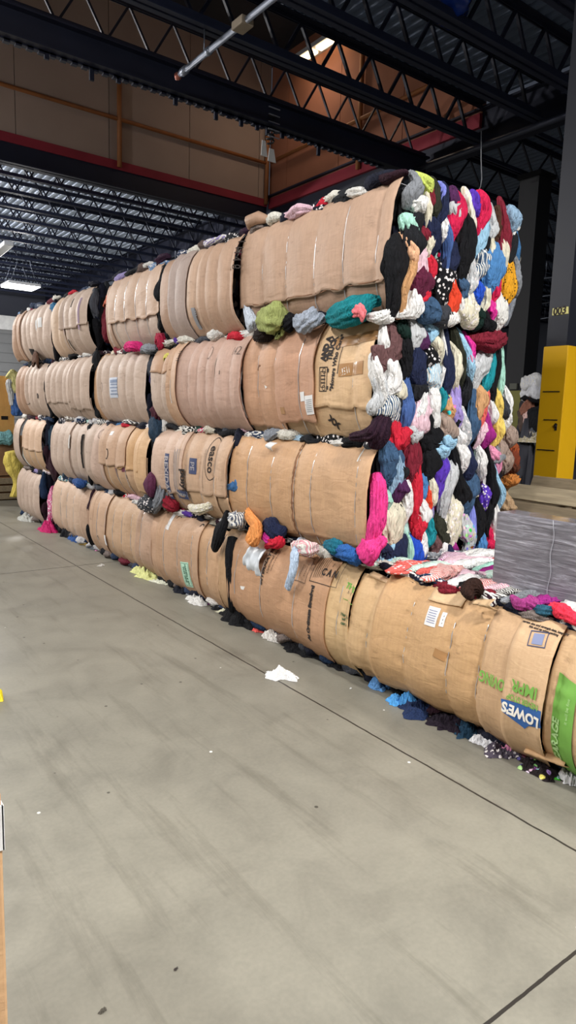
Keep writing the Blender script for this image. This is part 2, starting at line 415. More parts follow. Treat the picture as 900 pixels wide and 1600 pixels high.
# ---- row 4 (top)
t41, S, sf = bale('top-tier bale at the corner of the stack, its wide cardboard torn along the lower third', 4, 2.80, 4.27,
    [dict(r=(.01, .97, -.0, .36), off=.0, tint=T3), dict(r=(-.005, .995, .22, 1.0), off=.014, tint=T1, tear=.01)],
    straps=[Yp(594, 350), Yp(541, 370), Yp(494, 390), Yp(449, 405), Yp(412, 420)], b=.075, seed=1, top=9, end=0, sc=.035)
S41 = S
# rolled flap at the far upper corner of that sheet
V = MB(); V.tube([(2.80, 4.05, 2.93), (2.76, 4.14, 2.955), (2.75, 4.24, 2.95), (2.78, 4.29, 2.92)], [.02, .045, .045, .02], 10); V.build('folded_flap', cardboard(T3), t41, True)
# torn seam with frayed paper
V = MB(); ys = [2.84 + 1.38 * i / 40 for i in range(41)]
V.tube([S[1].pos(y, 2.355 + .012 * noise.noise(Vector((y * 12, 3, 0))), .004) for y in ys], [.004 + .004 * abs(noise.noise(Vector((y * 30, 0, 0)))) for y in ys], 5); V.build('torn_seam', plain('torn paper edge', '#7d5a42', .9), t41, True)

t42, S, sf = bale('top-tier bale beside the corner bale, its cardboard split by a greyish strip', 4, 4.30, 5.50,
    [dict(r=(.0, .40, .02, .96), off=.010, tint=T1), dict(r=(.34, .72, -.02, .97), off=.004, tint=T2), dict(r=(.60, .84, .0, 1.0), off=.014, tint='#a8978f'), dict(r=(.80, .99, .0, .96), off=.004, tint=T3, )],
    straps=[Yp(372, 450), Yp(350, 450), Yp(331, 455), Yp(318, 460), Yp(302, 460), Yp(286, 465)], b=.13, seed=2, top=5, end=0, sc=.045)
S[0].text('1 H 4 8', Yp(384, 400), 2.72, .07, INK, rot=-H, bold=.0); S[0].text('T', Yp(376, 425), 2.62, .06, INK, rot=-H)
S[2].text('|||', Yp(322, 495), 2.36, .06, GREY, rot=-H); S[2].rect(Yp(317, 500), 2.33, .05, .16, GREY)
t43, S, sf = bale('top-tier bale third from the corner, one plain upper sheet over a ragged lower flap', 4, 5.62, 6.84,
    [dict(r=(.04, .97, -.02, .42), off=.0, tint=T4), dict(r=(.0, .92, .34, .98), off=.016, tint=T2), dict(r=(.86, 1.0, .0, .93), off=.003, tint=T3)], b=.10, seed=3, top=6, end=7, dark=True, sc=.02)
t44, S, sf = bale('top-tier bale fourth from the corner with faint purple stripes and open slits', 4, 7.24, 8.44,
    [dict(r=(.0, .62, -.02, .46), off=.003, tint=T4), dict(r=(.0, .66, .40, .99), off=.016, tint=T4), dict(r=(.56, .99, .0, .97), off=.008, tint='#c5ab94')], b=.15, seed=4, top=5, end=8, dark=True, sc=.05)
for px, yy in ((115, 500), (141, 492)): S[1].rect(Yp(px, yy), Zp(px, yy), .035, .34, plain('faded purple print', '#947e92', .8))
for px, yy, h in ((128, 475, .10), (120, 540, .12)): S[1].rect(Yp(px, yy), Zp(px, yy), .02, h, HOLE, 'tear')
t45, S, sf = bale('top-tier bale at the far left end of the stack with two small white stickers', 4, 8.56, 10.25,
    [dict(r=(.0, .42, .0, .99), off=.014, tint=T4), dict(r=(.36, .78, -.02, .96), off=.004, tint=T4), dict(r=(.72, 1.0, .05, 1.0), off=.012, tint=T3)], b=.13, seed=5, top=7, end=7, sc=.045)
S[0].rect(Yp(68, 508), Zp(68, 508), .13, .13, PAPER, 'sticker', .1); S[0].rect(Yp(73, 505), Zp(73, 505), .07, .12, PAPER, 'sticker', .1)
S[0].text('ll', Yp(68, 508), Zp(68, 508), .09, INK); S[1].patch([(Yp(50, 560), 2.19), (Yp(64, 560), 2.19), (Yp(62, 568), 2.33), (Yp(52, 568), 2.36)], HOLE, 'tear')

# ---- row 3
t31, S, sf = bale('third-tier corner bale faced with a removal company carton carrying black lettering', 3, 2.88, 4.17,
    [dict(r=(.40, .99, .0, .17), off=.0, tint='#b39473'), dict(r=(-.005, .42, .0, .30), off=.004, tint='#cbab86', skew=.1), dict(r=(-.01, .44, .26, 1.0), off=.014, tint='#cfae88'), dict(r=(.37, .70, .12, 1.0), off=.026, tint='#b88f75'), dict(r=(.66, 1.0, .06, .98), off=.012, tint='#bb9377')],
    straps=[Yp(560, 590), Yp(475, 600), Yp(440, 600), Yp(410, 600)], b=.10, seed=6, top=4, end=0, sc=.032)
a = S[2]
a.text('AND A', *YZ(513, 545), .066, INK, rot=H - .1, bold=.005, sx=.72); a.text('TRUCK', *YZ(522, 545), .066, INK, rot=H - .1, bold=.004, sx=.66)
a.text('"Movers Who Care"', *YZ(529, 567), .046, INK, rot=H - .1, bold=.002, sx=.88); a.rect(*YZ(536, 562), .005, .17, INK, rot=-.1)
a.rect(*YZ(556, 530), .38, .06, TAPE, 'packing_tape', .08); a.rect(*YZ(555, 577), .22, .075, TAPE, 'packing_tape', .05); a.rect(*YZ(545, 580), .07, .04, CLEAR, 'glossy_tape', .3)
y0, z0 = YZ(511, 593)                                              # little printed lorry
a.frame(y0, z0, .075, .15, .005, INK); a.frame(y0 + .005, z0, .04, .10, .004, INK); a.ring(y0 - .006, z0 + .052, .016, .018, .004, INK); a.ring(y0 - .006, z0 - .052, .016, .018, .004, INK)
for dz in (-.022, 0, .022): a.rect(y0, z0 + dz, .04, .007, INK)
a.rect(y0 - .043, z0 + .052, .013, .022, INK); a.rect(y0 - .043, z0 - .052, .013, .022, INK)
S[3].rect(*YZ(490, 633), .10, .12, PAPER, 'shipping_label', .08); S[3].rect(*YZ(478, 620), .05, .06, PAPER, 'shipping_label', .08)
for i in range(7): y1, z1 = YZ(490, 625 + i * 3); S[3].rect(y1, z1, .075, .003, GREY, rot=.08, o=.008)
S[3].ring(*YZ(501, 528), .018, .05, .006, plain('faded print', '#8a7060', .8)); S[3].rect(*YZ(447, 642), .05, .045, TAPE, 'packing_tape')
S[4].ring(*YZ(411, 577), .035, .03, .012, plain('brown scuff', '#8a5e40', .8), -.4, 2.2); S[4].patch([YZ(421, 602), YZ(425, 605), YZ(422, 608)], CLEAR, 'scrape')
S[1].text('XX', *YZ(519, 660), .06, INK, rot=.9 - H, bold=.004)
t32, S, sf = bale('third-tier bale second from the corner, deeply ribbed tan cardboard with handwriting on top', 3, 4.19, 5.62,
    [dict(r=(.0, .72, .0, 1.0), off=.006, tint='#b7998a'), dict(r=(.66, .80, .0, 1.03), off=.02, tint='#bd9b80'), dict(r=(.78, 1.0, .0, .46), off=.004, tint=T4), dict(r=(.78, 1.0, .0, .66), off=.010, tint=T4), dict(r=(.78, 1.0, .64, .95), off=.014, tint='#b08d72')],
    straps=[Yp(388, 600), Yp(372, 600), Yp(347, 605), Yp(333, 605), Yp(319, 605), Yp(306, 605), Yp(278, 610), Yp(265, 610)], b=.14, seed=7, top=7, end=0, sc=.04)
S[0].text('k42', *YZ(375, 549), .09, plain('pencil grey', '#75655c', .8), bold=-.001); S[0].ring(*YZ(335, 552), .05, .05, .005, plain('pencil grey', '#75655c'))
S[0].rect(*YZ(347, 575), .03, .14, plain('old tape', '#94765c', .4), 'packing_tape', -.12)
S[3].rect(*YZ(277, 612), .07, .20, CLEAR, 'glossy_tape', .05); S[4].text('II-II', *YZ(290, 557), .07, INK, rot=H); S[0].rect(*YZ(358, 583), .006, .03, INK)
t33, S, sf = bale('third-tier bale, middle of the wall, with a pale blue printed shipping label', 3, 5.84, 7.14,
    [dict(r=(.0, .86, .0, .98), off=.010, tint=T4), dict(r=(.80, .99, .0, 1.0), off=.003, tint='#b08a68')], b=.12, seed=8, top=6, end=7, dark=True, sc=.035)
S[0].rect(*YZ(186, 606), .17, .20, plain('pale blue label', '#c6ccd8', .6), 'shipping_label', .04)
for i, w in enumerate((.12, .10, .13, .08, .12)): y1, z1 = YZ(186, 596 + i * 5); S[0].rect(y1, z1, w, .012 if i else .03, plain('blue grey ink', '#8a97b0', .7), rot=.04, o=.008)
S[0].ring(*YZ(168, 606), .03, .05, .006, HOLE, 1.2, 4.6, 'hand_hole')
t34, S, sf = bale('third-tier bale left of the blue-labelled one, with a cut row of flaps at its foot', 3, 7.20, 8.72,
    [dict(r=(.0, .98, -.04, .34), off=.0, tint=T4), dict(r=(.0, .40, .16, .99), off=.014, tint=T4), dict(r=(.34, 1.0, .26, .98), off=.008, tint=T4)], b=.15, seed=9, top=8, end=6, dark=True, sc=.05)
S[0].rect(*YZ(131, 641), .22, .012, HOLE, 'tear', .5)
t35, S, sf = bale('third-tier bale at the far left end with small dark handle holes', 3, 8.84, 10.15,
    [dict(r=(.0, .55, .0, .97), off=.012, tint=T4), dict(r=(.5, 1.0, .0, .98), off=.005, tint=T3)], b=.13, seed=10, top=6, end=7, dark=True, sc=.045)
S[0].ring(*YZ(69, 619), .03, .035, .02, HOLE, name='hand_hole'); S[0].ring(*YZ(49, 629), .05, .03, .006, HOLE, 3.3, 6.1, 'hand_hole'); S[1].rect(*YZ(48, 605), .02, .12, HOLE, 'tear', .2)

# ---- row 2
t21, S, sf = bale('second-tier corner bale in smooth tan cardboard with a vertical frayed seam', 2, 2.87, 4.32,
    [dict(r=(.0, .62, -.08, .22), off=.0, tint='#b79575', tear=.02), dict(r=(-.01, .50, .12, .99), off=.012, tint='#c19c79', tear=.006), dict(r=(.47, 1.0, .10, .985), off=.018, tint='#bd9671', tear=.006)],
    straps=[Yp(562, 770), Yp(493, 760), Yp(467, 760), Yp(430, 760), Yp(393, 755)], b=.10, seed=11, top=8, end=0, sc=.02)
V = MB(); zs = [.80 + .60 * i / 36 for i in range(37)]
V.tube([S[2].pos(2.87 + 1.45 * .475 + .008 * noise.noise(Vector((z * 18, 0, 2))), z, .003) for z in zs], [.005 + .008 * abs(noise.noise(Vector((z * 34, 0, 0)))) for z in zs], 6); V.build('frayed_seam', plain('torn paper edge', '#7d5a42', .9), t21, True)
S[1].rect(*YZ(560, 703), .010, .14, CLEAR, 'scrape', -.15)
t22, S, sf = bale('second-tier bale printed with a supplier oval and navy blocks of lettering', 2, 4.36, 5.62,
    [dict(r=(.0, .97, .0, .30), off=.0, tint='#b99a7c'), dict(r=(.0, .60, .30, .98), off=.010, tint='#bc9d83'), dict(r=(.10, .60, .05, .50), off=.005, tint='#c3a384'), dict(r=(.55, 1.0, .22, .99), off=.014, tint='#c3a794')],
    straps=[Yp(366, 740), Yp(345, 745), Yp(322, 750), Yp(301, 755), Yp(282, 755), Yp(268, 755)], b=.13, seed=12, top=9, end=7, sc=.035)
a = S[3]
a.rect(*YZ(272, 744), .075, .40, NAVY, 'printed_block'); a.text('REXIDAN', *YZ(272, 744), .085, plain('pale print', '#a9a4a8', .8, bmp=0), rot=-H, bold=.002, o=.009)
a.text('polyr', *YZ(297, 752), .10, INK, rot=-H, bold=.004)
for i in range(5): y1, z1 = YZ(280 + i * 2.6, 738); a.rect(y1, z1, .008, .40 if i != 2 else .36, GREY)
a.rect(*YZ(294, 773), .20, .075, NAVY, 'printed_block'); a.text('MADE IN USA', *YZ(294, 773), .03, PAPER, o=.009)
S[1].rect(*YZ(311, 728), .10, .13, NAVY, 'printed_block'); S[1].text('PE', *YZ(311, 728), .075, plain('pale print', '#a9a4a8'), rot=-H, o=.009)
S[1].ring(*YZ(338, 717), .075, .17, .006, INK); S[1].text('easco', *YZ(338, 718), .095, INK, rot=-H, bold=.002)
S[1].rect(*YZ(328, 735), .004, .34, INK); S[1].rect(*YZ(362, 735), .004, .34, INK); S[2].patch([YZ(327, 742), YZ(334, 744), YZ(331, 750)], CLEAR, 'scrape')
t23, S, sf = bale('second-tier bale, middle of the wall, boxes with round handle cut-outs and a wine stripe', 2, 5.76, 7.38,
    [dict(r=(.0, .70, .0, .60), off=.004, tint='#bc9b7c'), dict(r=(.0, .12, .12, 1.0), off=.018, tint='#caa782'), dict(r=(.07, .40, .40, .98), off=.010, tint='#c39c72'), dict(r=(.28, .66, .42, 1.0), off=.020, tint='#bd9d84'), dict(r=(.60, .84, .0, 1.0), off=.012, tint='#bfa595'), dict(r=(.80, 1.0, .05, 1.0), off=.006, tint=T4)],
    b=.15, seed=13, top=9, end=7, dark=True, sc=.045)
S[0].ring(*YZ(216, 717), .045, .055, .012, HOLE, 1.2, 5.2, 'hand_hole'); S[3].ring(*YZ(183, 709), .04, .055, .012, HOLE, 1.2, 5.2, 'hand_hole')
S[0].rect(*YZ(192, 745), .05, .36, WINE, rot=.12); S[0].rect(*YZ(204, 733), .09, .05, WINE, rot=.1)
S[0].ring(*YZ(209, 758), .06, .10, .008, INK); S[0].text('CHO', *YZ(207, 755), .08, INK, rot=-H)
S[4].ring(*YZ(164, 678), .05, .05, .005, plain('pencil grey', '#75655c')); S[3].rect(*YZ(181, 677), .12, .04, PAPER, 'sticker', .05); S[4].rect(*YZ(169, 735), .03, .22, CLEAR, 'glossy_tape', .1)
t24, S, sf = bale('second-tier bale left of the wine-striped one, split by a long dark slit', 2, 7.42, 8.60,
    [dict(r=(.0, .45, .0, .98), off=.004, tint=T4), dict(r=(.42, 1.0, .0, 1.0), off=.012, tint=T4)], b=.13, seed=14, top=7, end=3, dark=True, sc=.03)
S[1].rect(*YZ(136, 705), .035, .38, HOLE, 'tear', .05); S[1].rect(*YZ(115, 690), .05, .16, CLEAR, 'glossy_tape')
t25, S, sf = bale('second-tier bale at the far left end, two layered sheets with a dark split between', 2, 9.02, 10.3,
    [dict(r=(.0, .62, .0, .42), off=.004, tint='#c0a080'), dict(r=(.0, .62, .38, .97), off=.012, tint='#c9ab92'), dict(r=(.74, 1.0, .0, .97), off=.008, tint=T4)], b=.13, seed=15, top=7, end=8, dark=True, sc=.03)

# ---- row 1 (floor)
t11, S, sf = bale('floor-level bale under the corner with printed instruction panels and an upright line of lettering', 1, 2.90, 4.40,
    [dict(r=(.0, .14, .02, .99), off=.010, tint='#c9aa80', skew=.02), dict(r=(.13, .90, .05, .99), off=.020, tint='#b78f6f', tear=.01), dict(r=(.84, 1.0, .05, 1.0), off=.008, tint='#b99672')],
    straps=[Yp(560, 940), Yp(545, 950), Yp(478, 900), Yp(425, 900), Yp(385, 880)], b=.15, seed=16, top=10, end=0, base=9, low=.03, sc=.02)
a = S[1]
a.text('INTERNATIONAL', *YZ(427, 872), .048, INK, rot=H - .1, bold=.002); a.text('Optional Base', *YZ(434, 873), .034, INK, rot=H - .1); a.text('standard and export', *YZ(439, 874), .018, INK, rot=H - .1)
a.text('At Optimum Standard', *YZ(502, 955), .040, INK, rot=H, bold=.003)
a.frame(*YZ(476, 888), .19, .155, .003, INK, .03); a.frame(*YZ(516, 888), .26, .19, .004, INK, .04)
for i in range(6): y1, z1 = YZ(500 + i * 2.6, 884); a.rect(y1, z1, .003, .14, INK, rot=.04)
for px in (468, 477, 484): a.text('------', *YZ(px, 890), .04, INK, rot=H)
a.text('C A N', *YZ(521, 895), .055, INK, rot=.05, bold=.002); a.text('-- ---', *YZ(520, 877), .04, INK, rot=H)
a.text('X', *YZ(410, 886), .05, plain('brown scuff', '#8a5e40'), rot=.4)
b2 = S[0]; b2.text('THIS', *YZ(557, 917), .045, GREEN, rot=-.15, bold=.002); b2.text('SIDE', *YZ(557, 925), .022, INK, rot=-.15); b2.rect(*YZ(557, 937), .10, .003, GREEN, rot=-.15)
b2.text('Handle\nwith\ncare', *YZ(554, 965), .026, plain('dark green print', '#3f5a3a', .7), rot=-.1, bold=.001)
S[2].patch([YZ(392, 913), YZ(400, 914), YZ(398, 919), YZ(394, 918)], CLEAR, 'scrape')
t12, S, sf = bale('floor-level bale with a mint green paper label and curved handle slots', 1, 4.45, 5.68,
    [dict(r=(.0, .30, .04, .96), off=.004, tint='#bf9b7a'), dict(r=(.26, .90, .03, 1.0), off=.014, tint='#b8967a'), dict(r=(.86, 1.0, .03, .99), off=.008, tint='#b8957a')],
    straps=[Yp(353, 870), Yp(333, 865), Yp(309, 860), Yp(286, 850), Yp(265, 845)], b=.13, seed=17, top=9, end=5, base=8, sc=.022)
a = S[1]
a.rect(*YZ(297, 897), .13, .22, MINT, 'paper_label', .12); a.frame(*YZ(297, 897), .115, .20, .004, plain('green ink', '#2f6a50', .7), .12)
a.text('HANDLE BY\nTHIS SIDE', *YZ(297, 897), .034, plain('green ink', '#2f6a50'), rot=-H + .12, bold=.001, o=.009)
a.rect(*YZ(267, 815), .06, .14, PAPER, 'shipping_label', -.05); a.text('- - -', *YZ(267, 815), .05, GREY, rot=H, o=.009)
for px, py in ((276, 813), (316, 826)): a.ring(*YZ(px, py), .04, .04, .008, HOLE, .3, 2.4, 'hand_hole')
t13, S, sf = bale('floor-level bale, middle of the row, smooth tan sheets with a small white sticker', 1, 5.70, 7.33,
    [dict(r=(.0, .20, .04, 1.0), off=.010, tint=T1), dict(r=(.17, .70, .03, .99), off=.004, tint='#bd9d80'), dict(r=(.66, .92, .03, 1.0), off=.014, tint='#bf9f85'), dict(r=(.88, 1.0, .02, 1.0), off=.007, tint=T3)], b=.13, seed=18, top=10, end=0, base=9, sc=.022)
S[2].rect(*YZ(173, 843), .10, .11, PAPER, 'sticker', .1); S[2].text('::::', *YZ(173, 843), .05, INK, o=.009); S[3].ring(*YZ(160, 843), .03, .05, .008, HOLE, 0, 3.1, 'hand_hole')
t14, S, sf = bale('floor-level bale fourth from the corner, one broad pale sheet', 1, 7.36, 8.64,
    [dict(r=(.0, .16, .0, .98), off=.010, tint=T2), dict(r=(.12, 1.0, .0, .98), off=.004, tint='#c5a992')], b=.12, seed=19, top=9, end=4, base=7, sc=.022)
t15, S, sf = bale('floor-level bale at the far left end beside a pink cloth', 1, 9.16, 10.25,
    [dict(r=(.0, .60, .0, .96), off=.010, tint=T4), dict(r=(.55, 1.0, .0, 1.0), off=.004, tint=T4)], b=.13, seed=20, top=7, end=8, base=7, dark=True, sc=.045)
FR = lambda px: (onX(px, 1060, 2.66).y - 1.57) / 1.29
# front bale (home store carton)
t01, S, sf = bale('front floor-level bale with a blue and green home store logo printed upside down', 1, 1.57, 2.86,
    [dict(r=(.04, .95, .03, .20), off=-.01, tint='#b3906c', tear=.03), dict(r=(.84, 1.0, .16, .95), off=.004, tint='#c6a57c'), dict(r=(FR(757) - .02, .86, .10, 1.0), off=.012, tint='#c19c72', tear=.012), dict(r=(.44, .60, .90, 1.01), off=.016, tint='#cfb08a', tear=.006), dict(r=(FR(800), FR(757) + .01, .05, 1.0), off=.020, tint='#c2a07c'), dict(r=(.015, FR(797), .06, 1.0), off=.030, tint='#c9a884', tear=.005)],
    straps=[Yp(765, 1030), Yp(718, 1010), Yp(650, 1000), Yp(592, 970)], b=.14, seed=21, top=10, end=0, base=6, fine=.004, low=.05, sc=.035)
a = S[5]; c4 = S[4]
def X01(px, py): p = onX(px, py, 2.66); return p.y, p.z
a.text('IMPR', *X01(829, 1073), .074, GREEN, rot=math.pi, bold=.002, sx=.84, o=.010); c4.text('OVING', *X01(776, 1060), .074, GREEN, rot=math.pi, bold=.002, sx=.66, o=.012)
a.text('NEVER STOP', *X01(827, 1092), .038, GREEN, rot=math.pi, bold=.001, sx=.76, o=.009)
# house-shaped blue logo, apex down
P = [X01(795, 1087), X01(857, 1107), X01(857, 1133), X01(836, 1130), X01(829, 1135), X01(820, 1127), X01(797, 1108)]
a.patch(P, BLUE, 'printed_logo')
a.text("LOWE'S", *X01(825, 1111), .066, plain('white print', '#e8e4da', .7, bmp=0), rot=math.pi - .06, bold=.003, sx=.84, o=.010)
a.frame(*X01(836, 1000), .085, .065, .004, NAVY, .12); a.rect(*X01(836, 1000), .05, .045, plain('blue grey print', '#7d86a8', .7, bmp=0), rot=.12)
a.text('carton size and strength data, keep dry\nthis end up when packing', *X01(840, 986), .012, INK, rot=-.02, bold=.0005, sx=1.2)
S[2].rect(*X01(672, 964), .075, .095, PAPER, 'shipping_label', .03); S[2].rect(*X01(688, 969), .028, .07, PAPER, 'shipping_label', .03)
for i in range(6): y1, z1 = X01(672, 955 + i * 3.4); S[2].rect(y1, z1, .055, .003, plain('blue grey print', '#7d86a8'), rot=.03, o=.008)
S[2].text('- - -', *X01(688, 969), .03, INK, rot=H, o=.008); S[2].rect(*X01(691, 1022), .07, .045, TAPE, 'packing_tape', -.2)
S[0].text('SE', *X01(745, 1112), .12, GREEN, rot=math.pi, bold=.01)
# next bale on the right, cut by the frame: green band
t02, S, sf = bale('floor-level bale at the right edge of the picture with a green printed band', 1, .10, 1.555,
    [dict(r=(.5, .92, .02, 1.0), off=.004, tint='#c6a27a'), dict(r=(.80, 1.0, .0, .98), off=.020, tint='#caa881', step=.015)], b=.15, seed=22, top=5, end=0, base=4, fine=.002, low=.05, sc=.03)
a = S[1]
a.patch([(1.54, .52), (1.54, .03), (1.425, .02), (1.425, .50)], GREEN, 'printed_band', .010)
PG = plain('pale green print', '#a9cf8c', .7, bmp=0)
a.text('GARAGE', 1.512, .22, .055, PG, rot=H, bold=.002, o=.014); a.text('it will be fine', 1.458, .38, .022, PG, rot=H, o=.014)

# ------------------------------------------------------------------ garments on the near ends of the corner bales
CN = {'black': '#14151b', 'navy': '#1d2543', 'white': '#ecebe8', 'cream': '#ded8c2', 'pale grey': '#c4c7ca', 'grey': '#85898f', 'dark grey': '#3a3d44', 'charcoal': '#24262c',
      'red': '#c8243a', 'maroon': '#7a1f30', 'burgundy': '#5b1d38', 'crimson': '#cf1f4e', 'hot pink': '#e0369a', 'pink': '#dd8fae', 'pale pink': '#e6c3cf', 'coral': '#ee6a62', 'orange red': '#e8482c',
      'orange': '#f39a58', 'peach': '#eab48f', 'yellow': '#ecc968', 'mustard': '#e0a024', 'lime': '#c8d86a', 'olive': '#8f9250', 'dark olive': '#3b3d2f', 'dark green': '#12332c', 'mint': '#a9dccb',
      'teal': '#1c8a96', 'light blue': '#9cc8e4', 'blue': '#4d84bd', 'royal blue': '#2450c4', 'steel blue': '#46629c', 'denim': '#3c5878', 'pale denim': '#8fadc8', 'lilac': '#a493d6', 'purple': '#5836b0', 'plum': '#4e2450',
      'brown': '#4a2f22', 'mauve': '#6a4b4c', 'taupe': '#a08c80', 'tan': '#c99a6c', 'eggplant': '#33182e', 'periwinkle': '#8089d8', 'magenta': '#a02a84'}
E4 = """grey 225 65 205 220 60|white 235 165 245 262 80|lime 262 62 296 165 45|cream 288 130 294 355 24|maroon 312 105 322 275 36|dark olive 342 105 330 290 54|periwinkle 376 125 362 250 20|navy 402 135 355 330 52|
plum 462 145 430 270 56|pale grey 455 215 440 305 54|crimson 490 220 410 475 66|charcoal 245 260 235 525 88|mint 188 310 212 445 66|peach 165 425 212 560 38|tan 208 545 155 870 40|black 145 480 115 860 100|
maroon 300 375 262 490 50|pale pink 295 480 240 665 56|cream 312 415 322 535 38|burgundy 272 595 238 770 96|red 325 555 300 700 40|red 292 720 268 805 40|white 240 770 165 880 75|navy 345 330 330 500 60|
denim 305 780 285 900 90|black 385 590 360 830 90 dot|dark grey 372 820 370 940 100|orange red 440 625 425 860 62|navy 455 445 430 630 70|black 525 310 488 660 88|steel blue 402 320 398 660 22|white 388 310 380 430 34|
cream 545 180 562 440 34 stripe|purple 572 175 590 300 38|crimson 630 195 595 420 60|light blue 645 320 580 520 52|pale grey 556 520 540 730 52 dot|denim 622 500 598 670 66 stripe|cream 560 730 555 940 120 dot|denim 502 680 500 780 54|
royal blue 590 670 600 800 46|cream 684 400 648 720 34|blue 702 465 680 730 95|cream 728 440 735 640 32|cream 645 700 625 860 32|brown 722 270 700 450 32|maroon 752 255 742 580 62|pale denim 796 265 790 380 60|white 806 345 795 415 30|
charcoal 805 410 752 590 60|mustard 790 560 755 790 78 knit|grey 825 540 828 730 50|crimson 712 680 678 800 34|hot pink 668 790 682 895 42|white 725 760 705 970 70 stripe|dark green 625 850 612 960 66|black 655 410 600 650 26|white 432 845 430 940 75 stripe|pale grey 690 255 672 420 44|charcoal 765 720 735 860 30|white 470 740 480 850 30|black 660 860 650 950 60"""
E3 = """mauve 115 145 75 400 110|white 62 150 38 350 28|dark green 178 85 170 185 56|pale grey 250 90 222 280 85|black 192 190 185 460 64|navy 258 235 295 505 88|white 135 370 75 570 86|denim 90 560 92 710 96 stripe|steel blue 202 410 192 775 54|
eggplant 40 640 25 860 90|charcoal 292 490 288 600 76|cream 160 465 140 570 60|pale grey 10 420 15 640 60|white 5 360 45 640 30|red 160 745 85 860 80|pale grey 215 780 250 850 80|pale pink 335 590 262 790 96|white 372 510 382 790 54|light blue 345 110 355 200 66|white 320 520 250 700 34|
black 340 240 350 365 74 dot|cream 375 195 415 375 38|light blue 382 340 380 510 76 stripe|plum 302 140 280 270 54|navy 452 195 438 540 54|white 430 170 412 500 18|cream 488 280 515 540 46|dark olive 518 190 540 490 34|teal 432 530 408 670 42|tan 460 580 470 690 56 flower|
taupe 450 690 438 825 104|lilac 485 440 522 730 66|light blue 552 190 610 450 44|hot pink 588 190 612 350 38|pink 588 320 604 410 32|maroon 630 205 800 215 105|pale grey 705 280 628 520 100|teal 752 300 690 545 56|black 785 270 745 620 46|mint 802 225 805 545 38|denim 625 520 600 830 66|
tan 672 545 645 750 54|coral 722 525 650 770 28|pale pink 702 740 655 890 56|yellow 778 545 790 720 50|yellow 790 700 765 880 46|black 342 670 345 780 34|black 352 765 352 895 135|white 505 750 535 895 50|pale grey 560 640 582 860 44 dot|magenta 712 690 708 890 56|white 842 550 825 770 46|
taupe 840 770 862 900 70|white 742 590 748 730 42|light blue 445 820 450 895 60|charcoal 590 450 560 620 40|black 500 700 520 780 40|dark grey 810 580 812 700 34|charcoal 120 560 150 740 40"""
E2 = """black 400 40 400 150 120|denim 165 115 160 330 76|pale denim 218 150 185 395 56|maroon 292 120 288 340 78|red 328 140 306 570 50|red 306 550 335 705 52|black 385 140 392 320 96|light blue 455 130 468 200 60|purple 458 220 442 450 64|pale grey 512 240 468 530 56|
white 562 120 582 275 54|black 545 80 562 430 44|black 590 330 575 470 60|navy 632 160 620 310 54|denim 630 330 618 530 98|periwinkle 652 490 645 750 34|plum 232 340 200 460 54|white 268 330 248 570 44|blue 352 310 350 445 54|white 330 430 342 590 64|orange red 386 390 362 530 28|
cream 402 310 402 470 34|mint 135 415 140 505 42|cream 150 510 212 690 130|light blue 170 670 158 830 86|navy 232 680 218 815 76|mint 272 670 250 800 18|royal blue 302 680 302 815 88|white 357 610 350 780 42|teal 402 550 378 710 38|dark olive 455 560 450 730 76|mauve 428 670 412 810 54|
cream 532 465 508 735 86 dot|white 467 680 458 805 42|magenta 538 705 530 805 34|navy 505 730 498 805 34|pale grey 597 560 612 800 64 flower|black 684 490 670 710 58|blue 702 650 688 790 42|black 742 460 732 660 44|crimson 752 630 750 780 42|light blue 760 250 788 480 34|white 772 470 765 690 26|
purple 712 390 716 510 44 dot|pink 772 160 792 290 50|black 742 180 752 480 38|white 688 160 690 310 34|taupe 828 50 852 250 80|grey 792 150 800 220 60|red 200 60 230 130 90|black 190 490 185 560 60|navy 130 690 135 800 60|charcoal 205 200 215 320 40|white 620 800 700 790 40"""
